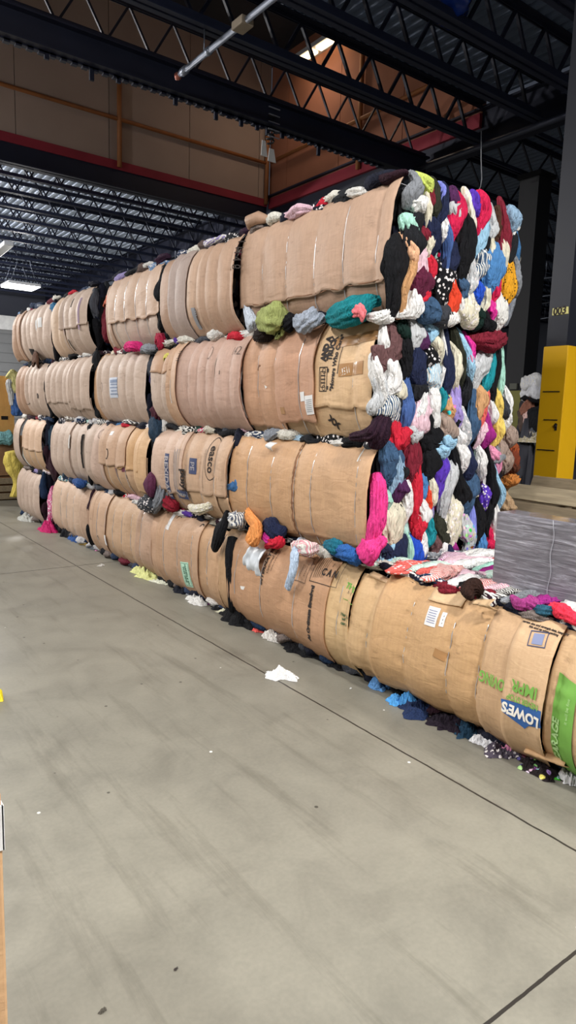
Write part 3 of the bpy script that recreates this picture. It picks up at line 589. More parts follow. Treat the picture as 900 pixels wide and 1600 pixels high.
def endface(root, data, ox, oy, k, Y, fillz):
    for i in range(6):
        z = fillz + .17 + (i % 3) * .18 + R.uniform(-.03, .03); x = XF + (-.03 if i % 3 == 1 else .0) + .05 * (i // 3); L = R.uniform(.24, .32)
        garment([(x, Y + .03, min(fillz + .72, z + L / 2)), (x - .01, Y + .02, z), (x, Y + .03, max(fillz + .03, z - L / 2))], R.uniform(.07, .10), .045, (-.1, -1, 0), cloth(R.choice(DARK)), root)
    # filler garments set slightly back
    for c in range(13):
        for r in range(2):
            x = XF + .05 + c * .08 + R.uniform(-.02, .02); z = fillz + .2 + r * .33 + R.uniform(-.06, .06); L = R.uniform(.38, .55)
            garment([(x + R.uniform(-.03, .03), Y + .035, min(z + L / 2, fillz + .73)), (x, Y + .025, z), (x + R.uniform(-.03, .03), Y + .035, max(fillz + .02, z - L / 2))], R.uniform(.07, .11), .05, (0, -1, 0), cloth(R.choice(PAL)), root, ns=12, k=16, pleat=.25)
    for e in data.replace('\n', '').split('|'):
        w = e.split(); pat = w.pop() if w[-1] in ('dot', 'stripe', 'knit', 'flower') else None
        n = [float(q) for q in w[-5:]]; cn = ' '.join(w[:-5])
        A = onY(ox + n[0] * k, oy + n[1] * k, Y - .01); B = onY(ox + n[2] * k, oy + n[3] * k, Y - .01)
        ext = (B - A) * .24; A -= ext; B += ext
        for q in (A, B): q.z = max(fillz - .045, min(fillz + (.82 if fillz > 2 else .78), q.z))
        if cn == 'maroon' and abs(A.x - B.x) > .25: wd, dd = .13, .09
        else: wd, dd = max(.03, n[4] * k * .0063 * 1.10), R.uniform(.03, .05)
        mid = (A + B) / 2 + Vector((R.uniform(-.012, .012), -.022 - R.uniform(0, .02), 0))
        garment([A, A.lerp(mid, .55) + Vector((R.uniform(-.008, .008), -.012, 0)), mid, B.lerp(mid, .55) + Vector((R.uniform(-.008, .008), -.012, 0)), B], wd, dd, (0, -1, 0), cloth(CN[cn], pat), root,
                ns=32, k=34, pleat=.20, taper=.22, label=(cn + ' patterned' if pat else cn) + ' garment', freq=R.choice((3, 4, 5)))
endface(t41, E4, 580, 260, .26667, 2.79, 3 * ROWH)
endface(t31, E3, 580, 480, .24444, 2.85, 2 * ROWH)
endface(t21, E2, 560, 660, .26667, 2.85, 1 * ROWH)
# far side corner clothes of the end
# ------------------------------------------------------------------ clothes on top of the front bale
topc = ['white', 'pale grey', 'pink', 'charcoal', 'light blue', 'red', 'cream', 'white', 'coral', 'mint', 'white', 'magenta', 'pale pink', 'navy', 'white', 'grey']
for i in range(44):
    y = 1.50 + (i % 15) * .093 + R.uniform(-.03, .03); x = 2.95 + (i // 15) * .33 + R.uniform(-.08, .08)
    cn = R.choice(topc); L = R.uniform(.25, .45)
    garment([(x - L / 2, y + R.uniform(-.04, .04), .735), (x, y, .745), (x + L / 2, y + R.uniform(-.04, .04), .738)], R.uniform(.07, .13), R.uniform(.018, .032), (0, 0, 1), cloth(CN[cn], R.choice((None, None, None, 'dot', 'stripe'))), t01, ns=16, k=18, pleat=.3, label=cn + ' garment')

# ------------------------------------------------------------------ garments hanging or squeezed out of the wall of bales (things of their own)
def hang(label, cat, pts, w, d, c, X=2.64, pat=None, N=(-1, 0, .1), pleat=.2, taper=.4, ns=32, k=36, name='hanging_garment', wm=1.0, group=None):
    P = [onX(p[0], p[1], X if len(p) < 3 else p[2]) for p in pts]
    o = garment(P, w * wm, d, N, cloth(CN.get(c, c), pat), None, name, ns, k, pleat, None, taper); return tag(o, label, cat, group)
hang('orange shirt hanging from the second tier over the floor-level bale', 'shirt', [(386, 800, 2.72), (400, 815, 2.64), (400, 832, 2.62), (391, 852, 2.60)], .12, .03, 'orange', pleat=.25, taper=.55, name='orange_shirt')
hang('pale denim trouser leg hanging down over the printed instruction panel', 'trousers', [(466, 848, 2.72), (461, 862, 2.62), (456, 890, 2.58), (449, 921, 2.60)], .075, .018, '#b9cce4', pleat=.12, taper=.75, name='denim_trousers')
hang('black sleeve hanging over the bale with the mint green label', 'sweater', [(356, 798, 2.74), (350, 815, 2.64), (342, 835, 2.61), (333, 858, 2.62)], .11, .03, 'black', taper=.5, name='black_sweater')
hang('long black fabric strip running down between two floor-level bales', 'cloth', [(364, 838, 2.70), (361, 868, 2.66), (362, 910, 2.66), (368, 958, 2.70)], .085, .04, 'black', taper=.7, name='black_fabric')
hang('tall bright pink garment filling the edge beside the smooth second-tier bale', 'dress', [(590, 738, 2.78), (590, 790, 2.74), (584, 840, 2.72), (576, 884, 2.70)], .095, .045, '#e83e8c', taper=.5, pleat=.28, name='pink_dress')
hang('bright pink folded skirt corner at the foot of the second-tier corner bale', 'skirt', [(592, 842, 2.74), (580, 855, 2.68), (565, 872, 2.67)], .14, .035, '#e83e8c', taper=.6, name='pink_skirt')
hang('deep teal blouse squeezed out under the top-tier corner bale', 'blouse', [(597, 474, 2.74), (575, 478, 2.67), (545, 487, 2.65), (515, 491, 2.74)], .12, .05, '#157f88', pleat=.28, taper=.45, name='teal_blouse')
hang('coral pink cloth lying across the teal blouse', 'cloth', [(552, 484, 2.63), (560, 488, 2.60), (571, 492, 2.62)], .07, .02, '#ff7d84', taper=.7, name='coral_cloth')
hang('white shirt bunched beside the teal blouse under the corner bale', 'shirt', [(616, 495, 2.78), (598, 495, 2.70), (575, 497, 2.68)], .06, .04, 'white', name='white_shirt')
hang('olive green jumper bunched under the top-tier corner bale', 'jumper', [(446, 503, 2.72), (428, 500, 2.64), (404, 506, 2.70)], .16, .05, '#9aa364', pleat=.3, name='green_jumper')
hang('grey satin top between the olive jumper and the teal blouse', 'top', [(506, 498, 2.74), (485, 499, 2.66), (462, 502, 2.72)], .12, .045, '#a2abba', pleat=.26, name='grey_shirt')
hang('black garment between the olive jumper and the grey satin top', 'garment', [(466, 500, 2.74), (452, 504, 2.70), (442, 508, 2.74)], .10, .04, 'black', name='black_garment')
hang('light blue grey shirt dangling at the far edge of the top-tier corner bale', 'shirt', [(388, 460, 2.80), (389, 480, 2.74), (392, 505, 2.72), (398, 516, 2.74)], .09, .04, '#c3ccd8', name='grey_shirt')
hang('dark brown cloth bunched just below the olive jumper', 'cloth', [(426, 520, 2.74), (412, 523, 2.68), (400, 527, 2.72)], .09, .05, '#2b1d1c', name='brown_cloth')
hang('dark purple blouse bunched at the corner between second and third tiers', 'blouse', [(603, 650, 2.76), (585, 680, 2.70), (548, 684, 2.68)], .09, .05, '#3d2034', pleat=.28, name='purple_blouse')
hang('red scarf lying across the floor-level corner bale top', 'scarf', [(440, 842, 2.70), (430, 848, 2.66), (416, 852, 2.70)], .08, .04, 'red', name='red_scarf')
hang('pink and white striped top lying beside the red scarf', 'top', [(498, 858, 2.70), (480, 858, 2.64), (458, 852, 2.68)], .09, .04, '#d99aa4', pat='stripe', name='striped_shirt')
hang('blue jersey lying at the foot of the smooth second-tier bale', 'jersey', [(566, 868, 2.72), (545, 866, 2.66), (518, 858, 2.70)], .10, .045, '#2f62a8', name='blue_jersey')
hang('dark teal cloth beside the blue jersey', 'cloth', [(536, 856, 2.70), (524, 854, 2.67), (510, 850, 2.72)], .09, .045, '#1d6a80', name='teal_cloth')
hang('navy sweater bulging out beside the orange shirt', 'sweater', [(446, 836, 2.72), (428, 828, 2.68), (410, 826, 2.72)], .13, .05, 'navy', name='navy_sweater')
hang('magenta top under the navy sweater', 'top', [(434, 848, 2.70), (420, 842, 2.66), (406, 836, 2.70)], .06, .03, '#c83090', name='magenta_shirt')
hang('black and white patterned shirt under the printed supplier bale', 'shirt', [(334, 796, 2.72), (316, 792, 2.67), (296, 790, 2.72)], .09, .045, '#d8d2bc', pat='dot', name='patterned_shirt')
hang('grey checked shirt bunched beside the black sleeve', 'shirt', [(382, 808, 2.74), (370, 812, 2.68), (358, 806, 2.72)], .12, .05, '#5a6274', pat='stripe', name='checked_shirt')
hang('blue denim corner poking out beside the supplier bale', 'jeans', [(373, 742, 2.78), (368, 756, 2.70), (358, 766, 2.70)], .09, .03, '#3f6c9e', name='blue_jeans')
hang('dark red cloth under the left end of the supplier bale', 'cloth', [(258, 776, 2.80), (264, 784, 2.72), (276, 794, 2.72)], .12, .05, '#8a1a2c', name='red_cloth')
hang('long grey scarf hanging in the gap left of the supplier bale', 'scarf', [(254, 736, 2.78), (256, 760, 2.72), (248, 786, 2.68), (240, 798, 2.70)], .12, .05, '#82868e', pleat=.28, name='grey_scarf')
hang('blue looped sleeve in the gap left of the supplier bale', 'sleeve', [(255, 718, 2.75), (248, 728, 2.74), (250, 740, 2.76), (254, 752, 2.78)], .05, .02, '#5f86b4', name='blue_sleeve')
hang('black and white patterned bundle under the wine-striped bale', 'bundle', [(246, 790, 2.70), (232, 786, 2.66), (220, 790, 2.70)], .14, .06, '#3c3f46', pat='dot', name='patterned_bundle')
hang('plum cloth with a white piping line bulging out of the wine-striped bale', 'cloth', [(236, 738, 2.70), (233, 756, 2.62), (236, 776, 2.66)], .16, .04, '#5a2a46', pleat=.08, taper=.25, name='plum_cloth')
hang('purple and navy jumper stuffed in the third-tier gap', 'jumper', [(250, 570, 2.79), (249, 600, 2.74), (246, 632, 2.74)], .20, .06, '#2c2450', name='purple_jumper')
hang('wine red jumper below the purple one in the third-tier gap', 'jumper', [(250, 622, 2.79), (248, 640, 2.74), (250, 660, 2.76)], .20, .05, '#4a1c2c', name='red_jumper')
hang('slate blue trousers stuffed low in the third-tier gap', 'trousers', [(246, 640, 2.79), (245, 665, 2.74), (250, 705, 2.79)], .20, .06, '#2d4054', name='slate_trousers')
hang('white trouser leg hanging beside the slate blue trousers', 'trousers', [(259, 634, 2.84), (258, 660, 2.76), (257, 684, 2.78)], .08, .03, 'white', name='white_trousers')
hang('yellow scrap poking out above the third-tier gap', 'scrap', [(259, 552, 2.74), (262, 558, 2.70), (263, 566, 2.74)], .09, .025, '#d8cf6a', name='yellow_scrap')
hang('black coat stuffed in the top-tier gap next to the plain-faced bale', 'coat', [(264, 432, 2.84), (265, 480, 2.76), (264, 535, 2.79)], .20, .06, 'black', name='black_coat')
hang('pale patterned shirt hanging against the black coat', 'shirt', [(268, 480, 2.80), (266, 500, 2.78), (267, 530, 2.78)], .08, .03, '#c9bcc6', pat='dot', name='pale_shirt')
hang('pale grey sock beside the black coat', 'sock', [(252, 485, 2.80), (250, 505, 2.78), (248, 520, 2.80)], .06, .03, '#8f948c', name='grey_sock')
hang('red cloth at the foot of the black coat', 'cloth', [(248, 522, 2.78), (252, 530, 2.74), (250, 540, 2.76)], .12, .04, '#a01c3c', name='red_cloth')
hang('bright pink cloth squeezed out under the plain-faced top-tier bale', 'cloth', [(222, 545, 2.72), (210, 540, 2.66), (198, 544, 2.72)], .09, .05, '#d8307c', name='pink_cloth')
hang('grey knit squeezed out beside the bright pink cloth', 'knitwear', [(246, 548, 2.74), (234, 546, 2.68), (222, 548, 2.72)], .08, .045, '#8d929a', name='grey_knit')
hang('dark red jumper in the gap beside the purple-striped bale', 'jumper', [(168, 482, 2.84), (168, 505, 2.78), (166, 532, 2.82)], .22, .05, '#6a1426', name='red_jumper')
hang('salmon cloth above the dark red jumper', 'cloth', [(172, 462, 2.84), (169, 470, 2.78), (172, 478, 2.80)], .18, .03, '#d0745c', name='salmon_cloth')
hang('black jacket stuffed beside the dark red jumper', 'jacket', [(160, 455, 2.88), (159, 490, 2.82), (160, 530, 2.84)], .20, .05, '#101116', name='black_jacket')
hang('blue hood poking out above the far end top-tier bale', 'hood', [(96, 492, 2.80), (90, 482, 2.74), (80, 482, 2.80)], .12, .05, '#2f6c94', name='blue_hood')
hang('wine red scarf on top of the far end top-tier bale', 'scarf', [(62, 484, 2.84), (52, 486, 2.80), (42, 490, 2.84)], .10, .05, '#7a1c38', name='wine_scarf')
hang('brown striped jumper stuffed in the second-tier gap at the far end', 'jumper', [(106, 655, 2.80), (103, 680, 2.76), (102, 712, 2.80)], .22, .05, '#8a6258', pat='stripe', name='striped_jumper')
hang('maroon coat stuffed in the second-tier gap at the far end', 'coat', [(80, 690, 2.88), (84, 720, 2.80), (90, 752, 2.82)], .34, .06, '#3c1626', name='maroon_coat')
hang('slate sleeve hanging beside the maroon coat', 'sleeve', [(96, 700, 2.80), (102, 725, 2.76), (100, 748, 2.78)], .10, .03, '#4a6074', name='slate_sleeve')
hang('dark teal hoodie stuffed above the maroon coat', 'hoodie', [(78, 662, 2.86), (80, 680, 2.80), (80, 700, 2.84)], .28, .05, '#20384a', name='teal_hoodie')
hang('pink printed cloth hanging in the floor-level gap at the far end', 'cloth', [(82, 762, 2.80), (82, 785, 2.76), (76, 822, 2.72)], .20, .05, '#cc6a92', pat='dot', name='pink_cloth')
hang('dark leggings hanging beside the pink printed cloth', 'leggings', [(92, 770, 2.84), (92, 800, 2.78), (90, 828, 2.76)], .20, .05, '#1c1e28', name='dark_leggings')
hang('brown paper flap sticking out under the far end top-tier bale', 'flap', [(52, 556, 2.70), (56, 563, 2.66), (60, 572, 2.70)], .20, .02, '#5a3c2c', name='brown_flap')
hang('blue and black socks on the floor-level bale under the wine-striped one', 'socks', [(134, 758, 2.72), (126, 754, 2.68), (116, 750, 2.72)], .10, .05, '#2c4e88', name='blue_socks')
hang('dark brown leather scrap lying on the front bale top edge', 'scrap', [(764, 925, 2.80), (745, 920, 2.74), (728, 934, 2.68)], .09, .03, '#3a2118', name='leather_scrap')
hang('red trousers lying on the front bale beside the wrapped slab', 'trousers', [(862, 946, 2.80), (880, 958, 2.78), (906, 972, 2.74)], .06, .035, '#e8344c', taper=.6, name='red_trousers')
hang('teal sock lying between the red trousers and the pink knit', 'sock', [(868, 957, 2.80), (852, 954, 2.76), (838, 954, 2.80)], .05, .03, '#2a5a70', name='teal_sock')
hang('mauve pink knit lying on the front bale against the wrapped slab', 'knitwear', [(836, 950, 2.82), (818, 942, 2.76), (800, 936, 2.80)], .07, .035, '#9c3a7c', name='pink_knit')
# white plastic sheet: thin draped sheet with folds
def drape(label, cat, name, corners, m, nu=14, nv=18, amp=.012, X=2.62, th=.004):
    V = []; Fc = []; P = [onX(a, b, X) for a, b in corners]
    for i in range(nu + 1):
        for j in range(nv + 1):
            u, v = i / nu, j / nv
            p = P[0].lerp(P[1], u).lerp(P[3].lerp(P[2], u), v)
            p.x += .035 * (2 * v - 1) ** 2 - amp * noise.noise(Vector((u * 5, v * 4, 3.3))) * 1.6 - amp * .7 * math.sin(u * 13 + v * 4)
            V.append(p)
    for i in range(nu):
        for j in range(nv): a = i * (nv + 1) + j; Fc.append((a, a + 1, a + nv + 2, a + nv + 1))
    o = mk(name, V, Fc, m); md = o.modifiers.new('t', 'SOLIDIFY'); md.thickness = th; return tag(o, label, cat)
drape('white plastic sheet draped over the floor-level bale beneath the orange shirt', 'plastic sheet', 'plastic_sheet', [(386, 853), (408, 860), (402, 908), (376, 892)], plain('white plastic', '#d4dbe2', .35, var=.05, bmp=.3))
# paper tag
drape('small white garment tag hanging under the third-tier corner bales', 'tag', 'paper_tag', [(416, 690), (427, 692), (421, 706), (413, 702)], PAPER, 4, 5, .002, 2.68, .002)
drape('open cardboard flap folded out at the foot of the front logo bale', 'flap', 'cardboard_flap', [(818, 1168), (880, 1190), (884, 1204), (820, 1182)], cardboard('#bf9a72'), 10, 5, .004, 2.66)
drape('torn box flap sticking up on the top edge of the front bale', 'flap', 'cardboard_flap', [(577, 893), (612, 910), (608, 917), (576, 904)], cardboard('#cfb08a'), 8, 4, .004, 2.73)
drape('bent cardboard scrap lying on the front bale below the leather scrap', 'flap', 'cardboard_flap', [(737, 938), (765, 938), (768, 956), (742, 948)], cardboard('#b99c78'), 8, 6, .012, 2.66)

# ------------------------------------------------------------------ things lying on the floor along the wall of bales
def onfloor(label, cat, name, px, py, rx, ry, h, c, pat=None, rot=None, X=None):
    p = onZ(px, py, 0.0)
    o = heap((p.x, p.y, .0), rx, ry, h, cloth(CN.get(c, c), pat), None, name, rot if rot is not None else R.uniform(-1, 1)); return tag(o, label, cat)
onfloor('white crumpled rag alone on the concrete floor in front of the bales', 'rag', 'white_rag', 438, 1056, .075, .10, .045, '#f4f4f2', rot=.5)
onfloor('pale yellow shirt crumpled on the floor below the middle bales', 'shirt', 'yellow_shirt', 232, 900, .12, .26, .09, '#dcdf98', rot=0)
onfloor('white cloth tail trailing from the pale yellow shirt', 'cloth', 'white_cloth', 252, 910, .05, .17, .03, '#e2e4d0', rot=.3)
onfloor('light blue sheet crumpled on the floor left of the yellow shirt', 'cloth', 'blue_cloth', 180, 867, .11, .24, .07, '#86b4e0', rot=0)
onfloor('pink patterned top on the floor at the left of the light blue sheet', 'top', 'pink_shirt', 163, 860, .10, .14, .08, '#d887b4', 'dot', 0)
onfloor('black trousers crumpled on the floor right of the light blue sheet', 'trousers', 'black_trousers', 208, 876, .10, .24, .07, 'black', rot=0)
onfloor('navy cap-shaped bundle on the floor behind the yellow shirt', 'bundle', 'navy_bundle', 262, 893, .12, .16, .13, '#262a3c', rot=0)
onfloor('purple flowered cloth standing out above the yellow shirt', 'cloth', 'flowered_cloth', 248, 884, .09, .13, .14, '#7c5c96', 'flower', 0)
onfloor('dark maroon sweater on the floor beneath the mint-labelled bale', 'sweater', 'maroon_sweater', 281, 907, .10, .22, .08, '#4a1826', rot=0)
onfloor('small white sock in front of the dark maroon sweater', 'sock', 'white_sock', 272, 914, .035, .07, .04, 'white')
onfloor('navy trousers crumpled beneath the mint-labelled bale', 'trousers', 'navy_trousers', 290, 922, .10, .14, .10, '#1c2130', rot=0)
onfloor('grey patterned cloth next to the navy trousers', 'cloth', 'grey_cloth', 304, 930, .07, .07, .09, '#a5a9b0', 'dot')
onfloor('white shirt crumpled on the floor beside a magenta cloth', 'shirt', 'white_shirt', 312, 941, .09, .15, .07, '#dcdbd8', rot=.2)
onfloor('magenta cloth between the white shirt and the charcoal cap', 'cloth', 'magenta_cloth', 328, 940, .08, .12, .085, '#a53a9c', rot=.2)
onfloor('charcoal cap on the floor right of the magenta cloth', 'cap', 'charcoal_cap', 347, 950, .10, .11, .12, '#33353a', rot=0)
onfloor('cream cloth edge under the charcoal cap', 'cloth', 'cream_cloth', 353, 958, .05, .09, .03, '#d8d6bc', rot=.4)
onfloor('black coat heaped on the floor in the gap between floor-level bales', 'coat', 'black_coat', 386, 970, .16, .30, .13, '#15161b', rot=0)
onfloor('white and black shoe lying in front of the heaped black coat', 'shoe', 'white_shoe', 368, 970, .04, .07, .05, '#e6e6e8', 'dot')
onfloor('coral cloth lying flat on the floor under the printed instruction bale', 'cloth', 'coral_cloth', 415, 984, .10, .12, .06, '#f4615a', rot=.4)
onfloor('white and grey blouse crumpled right of the coral cloth', 'blouse', 'white_blouse', 438, 998, .09, .11, .075, '#d9d4cf', 'stripe', .2)
onfloor('red sock beside the white and grey blouse', 'sock', 'red_sock', 452, 998, .05, .06, .05, '#b02c38')
onfloor('black garment lying flat under the printed instruction bale', 'garment', 'black_garment', 478, 1012, .14, .20, .06, '#17181d', rot=0)
onfloor('dark leggings lying under the near edge of the printed bale', 'leggings', 'dark_leggings', 530, 1034, .12, .20, .05, '#1c1d22', rot=0)
onfloor('blue satin shirt spilling out under the front bale', 'shirt', 'blue_shirt', 600, 1070, .10, .13, .10, '#5f93cc', rot=0)
onfloor('bright blue cloth folded on the floor under the front bale', 'cloth', 'bright_blue_cloth', 633, 1101, .07, .10, .075, '#56a4ea', rot=.5)
onfloor('navy cloth right of the bright blue one under the front bale', 'cloth', 'navy_cloth', 660, 1110, .12, .13, .06, '#1f2f52', rot=0)
onfloor('dark plum garment under the middle of the front bale', 'garment', 'plum_garment', 705, 1130, .12, .15, .07, '#251a2a', rot=0)
onfloor('dark teal garment under the front bale beside its torn corner', 'garment', 'teal_garment', 738, 1143, .12, .09, .07, '#1c3a50', rot=0)
onfloor('white undershirt crumpled at the torn corner of the front bale', 'undershirt', 'white_undershirt', 757, 1160, .06, .09, .045, '#e2e3ea', rot=.3)
onfloor('dark grey lace cloth between the white undershirt and the pink sock', 'cloth', 'lace_cloth', 781, 1173, .09, .09, .05, '#4a4350', 'dot')
onfloor('pink sock crumpled on the floor under the logo', 'sock', 'pink_sock', 802, 1176, .055, .06, .06, '#e493b8', rot=.2)
onfloor('dark patterned scarf under the foot of the logo bale', 'scarf', 'patterned_scarf', 846, 1204, .09, .13, .05, '#2c2226', 'flower', 0)
onfloor('white plastic scrap at the right edge of the picture under the green-banded bale', 'scrap', 'plastic_scrap', 893, 1222, .05, .05, .07, '#f0f0f4', rot=.3)
onfloor('grey cloth at the foot of the far floor-level bales', 'cloth', 'grey_bundle', 149, 855, .10, .2, .10, '#6a7078', rot=0)
onfloor('blue jeans at the foot of the far floor-level bales', 'jeans', 'blue_jeans', 124, 844, .10, .22, .09, '#2e5390', rot=0)
onfloor('mustard cloth beside the blue jeans on the floor', 'cloth', 'mustard_cloth', 136, 850, .09, .15, .07, '#8a7440', rot=0)
onfloor('black shoe-shaped bundle left of the blue jeans', 'bundle', 'black_bundle', 108, 838, .10, .2, .12, '#16181e', rot=0)
onfloor('magenta cloth on the floor below the pink printed cloth', 'cloth', 'bright_magenta_cloth', 76, 829, .10, .22, .13, '#c02468', rot=0)
onfloor('grey and white cloth at the far corner of the stack', 'cloth', 'pale_cloth', 44, 812, .12, .3, .08, '#b9bab4', rot=0)

# ------------------------------------------------------------------ floor, walls, roof
m, t, b = newmat('polished concrete', .42)
co = coords(t)
n1 = nd(t, 'ShaderNodeTexNoise', Scale=.55, Detail=5.0, Roughness=.6); n2 = nd(t, 'ShaderNodeTexNoise', Scale=3.2, Detail=8.0, Roughness=.65, Distortion=.5); n3 = nd(t, 'ShaderNodeTexNoise', Scale=60.0, Detail=3.0)
for n in (n1, n2, n3): t.links.new(co, n.inputs['Vector'])
c1 = ramp(t, n1.outputs[0], [(.3, '#6e6c63'), (.55, '#7f7c71'), (.75, '#878477')])
c2 = mix(t, .35, c1, ramp(t, n2.outputs[0], [(.32, '#5e5c53'), (.5, '#7f7c70'), (.7, '#928e80')]))
c3 = mix(t, .12, c2, n3.outputs['Fac'], 'OVERLAY')
# tyre / drag marks running along the aisle
n4 = nd(t, 'ShaderNodeTexNoise', Scale=1.0, Detail=6.0, Roughness=.7); t.links.new(coords(t, (7, .7, 1), (0, 0, .25)), n4.inputs['Vector'])
c3 = mix(t, .4, c3, ramp(t, n4.outputs[0], [(.30, '#a09d95'), (.46, '#ffffff')]), 'MULTIPLY')
# small dark specks
v = nd(t, 'ShaderNodeTexVoronoi', Scale=5.0); t.links.new(co, v.inputs['Vector'])
c3 = mix(t, .8, c3, ramp(t, v.outputs['Distance'], [(.035, '#4a463e'), (.05, '#ffffff')]), 'MULTIPLY')
v2 = nd(t, 'ShaderNodeTexVoronoi', Scale=3.1); t.links.new(coords(t, (1, 1, 1), (0, 0, .7)), v2.inputs['Vector'])
c3 = mix(t, ramp(t, v2.outputs['Distance'], [(.018, '#ffffff'), (.026, '#000000')]), c3, lin('#eeeeea'))
# saw-cut joints along both directions
sx = nd(t, 'ShaderNodeSeparateXYZ'); t.links.new(co, sx.inputs[0])
wn = nd(t, 'ShaderNodeTexNoise', Scale=9.0, Detail=4.0); t.links.new(co, wn.inputs['Vector'])
def joint(sock, at, w):
    a = nd(t, 'ShaderNodeMath', operation='ADD'); a.inputs[1].default_value = -at; t.links.new(sock, a.inputs[0])
    k = nd(t, 'ShaderNodeMath', operation='MULTIPLY_ADD'); t.links.new(wn.outputs[0], k.inputs[0]); k.inputs[1].default_value = .012; k.inputs[2].default_value = -.006
    s = nd(t, 'ShaderNodeMath', operation='ADD'); t.links.new(a.outputs[0], s.inputs[0]); t.links.new(k.outputs[0], s.inputs[1])
    q = nd(t, 'ShaderNodeMath', operation='ABSOLUTE'); t.links.new(s.outputs[0], q.inputs[0])
    r = nd(t, 'ShaderNodeMath', operation='LESS_THAN'); t.links.new(q.outputs[0], r.inputs[0]); r.inputs[1].default_value = w; return r.outputs[0]
js = [joint(sx.outputs[0], 2.31, .0055), joint(sx.outputs[1], .93, .0055), joint(sx.outputs[1], 6.67, .008)]
for j in js: c3 = mix(t, j, c3, lin('#2b2824'))
t.links.new(c3, b.inputs['Base Color'])
rr = nd(t, 'ShaderNodeMapRange'); rr.inputs['To Min'].default_value = .34; rr.inputs['To Max'].default_value = .6; t.links.new(n2.outputs[0], rr.inputs[0]); t.links.new(rr.outputs[0], b.inputs['Roughness'])
bump(t, b, n2.outputs[0], .12, .01)
FLOORM = m
struct(MB().box((-8, -6, -.2), (26, 30, 0)).build('floor', FLOORM, o0=(0, 0, 0)))
WALLM = plain('dark painted wall', '#3a3d49', .85, nscale=1.2, var=.2)
struct(MB().box((-8, 28.0, 0), (26, 28.2, 9)).build('wall_far', WALLM))
struct(MB().box((26, -6, 0), (26.2, 28.2, 9)).build('wall_right', WALLM))
struct(MB().box((-8.2, -6, 0), (-8, 28.2, 9)).build('wall_left', WALLM))
struct(MB().box((-8.2, -6.2, 0), (26.2, -6, 9)).build('wall_near', WALLM))
# roller door in the far wall
DOOR = plain('grey door metal', '#8b8d90', .5, .3, 3, .1)
a = onY(0, 497, 27.9); hz = a.z
d = MB(); z = 0
while z < hz - .4:
    d.box((2.5, 27.86, z), (8.9, 27.93, z + .30)); d.box((2.5, 27.90, z + .30), (8.9, 27.94, z + .36)); z += .36
struct(d.build('door_1', DOOR)); struct(MB().box((2.4, 27.78, hz - .42), (9.0, 27.98, hz + .10)).build('trim_1', plain('white door header', '#e6e8ec', .5)))

STEEL = plain('dark navy painted steel', '#1a1f34', .55, .1, 3, .25, .1); STEEL2 = plain('dark steel edge', '#2b3148', .45, .2, 3, .2, 0)
DECK = plain('galvanised deck lit tone', '#c2d0e8', .5, .0, 1.5, .15, 0); DECK_SHADE = plain('galvanised deck shade tone', '#5a6882', .6, .0, 1.5, .2, 0)  # one deck in two tones: lit far bay and shaded rest put into colour
def deck(name, x0, x1, y0, y1, z, m, pitch=.155):
    V = []; Fc = []; n = int((x1 - x0) / pitch)
    prof = [(0, 0), (.32, 0), (.5, .045), (.82, .045)]
    X = [(x0 + (i + f) * pitch, z + h) for i in range(n) for f, h in prof]
    for x, zz in X: V += [(x, y0, zz), (x, y1, zz)]
    for i in range(len(X) - 1): Fc.append((2 * i, 2 * i + 1, 2 * i + 3, 2 * i + 2))
    o = mk(name, V, Fc, m, None, False); md = o.modifiers.new('t', 'SOLIDIFY'); md.thickness = .006; md.offset = 1; return struct(o)
deck('ceiling', -8, 8.6, -6, 7.0, 6.2, DECK_SHADE); deck('ceiling', -8, 8.6, 12.6, 28, 6.2, DECK); deck('ceiling', 8.66, 26, -6, 28, 6.2, DECK_SHADE)
struct(MB().box((-8, 6.9, 8.8), (8.7, 12.7, 8.9)).build('ceiling', plain('dark high roof', '#22242c', .9)))
TAN = plain('tan wall panel', '#a6938a', .8, 0, 1.4, .12, .1); RUST = plain('rust brown wall panel', '#94604a', .85, 0, 1.6, .28, .1); RED = plain('dark red beam band', '#8a2436', .8, 0, 2.5, .3, .1)
o = MB(); x = -8
while x < 8.57:
    e = min(8.57, x + 1.63)
    o.box((x, 12.5, 6.08), (e - .012, 12.6, 6.80)); o.box((x, 12.5, 6.81), (e - .012, 12.6, 8.8)); x += 1.63
struct(o.build('wall_well_far', TAN))
o = MB(); y = 7.0
while y < 12.5:
    e = min(12.5, y + 1.63); o.box((8.57, y, 6.10), (8.67, e - .012, 8.8)); y += 1.63
struct(o.build('wall_well_right', RUST)); struct(MB().box((-8, 6.95, 6.26), (8.57, 7.0, 8.8)).build('wall_well_near', TAN))
struct(MB().box((-8, 12.46, 5.93), (8.5, 12.6, 6.08)).build('trim_2', RED)); struct(MB().box((8.54, 7.0, 5.90), (8.68, 12.46, 6.10)).build('trim_3', RED))
g = MB().box((-8, 12.48, 5.60), (8.5, 12.52, 5.93)).box((-8, 12.40, 5.60), (8.5, 12.64, 5.63)); struct(g.build('trim_4', STEEL))
g = MB().box((8.60, -6, 5.63), (8.63, 28, 6.16)).box((8.50, -6, 5.60), (8.74, 28, 5.63)).box((8.50, -6, 6.13), (8.74, 28, 6.16)); struct(g.build('trim_5', STEEL))
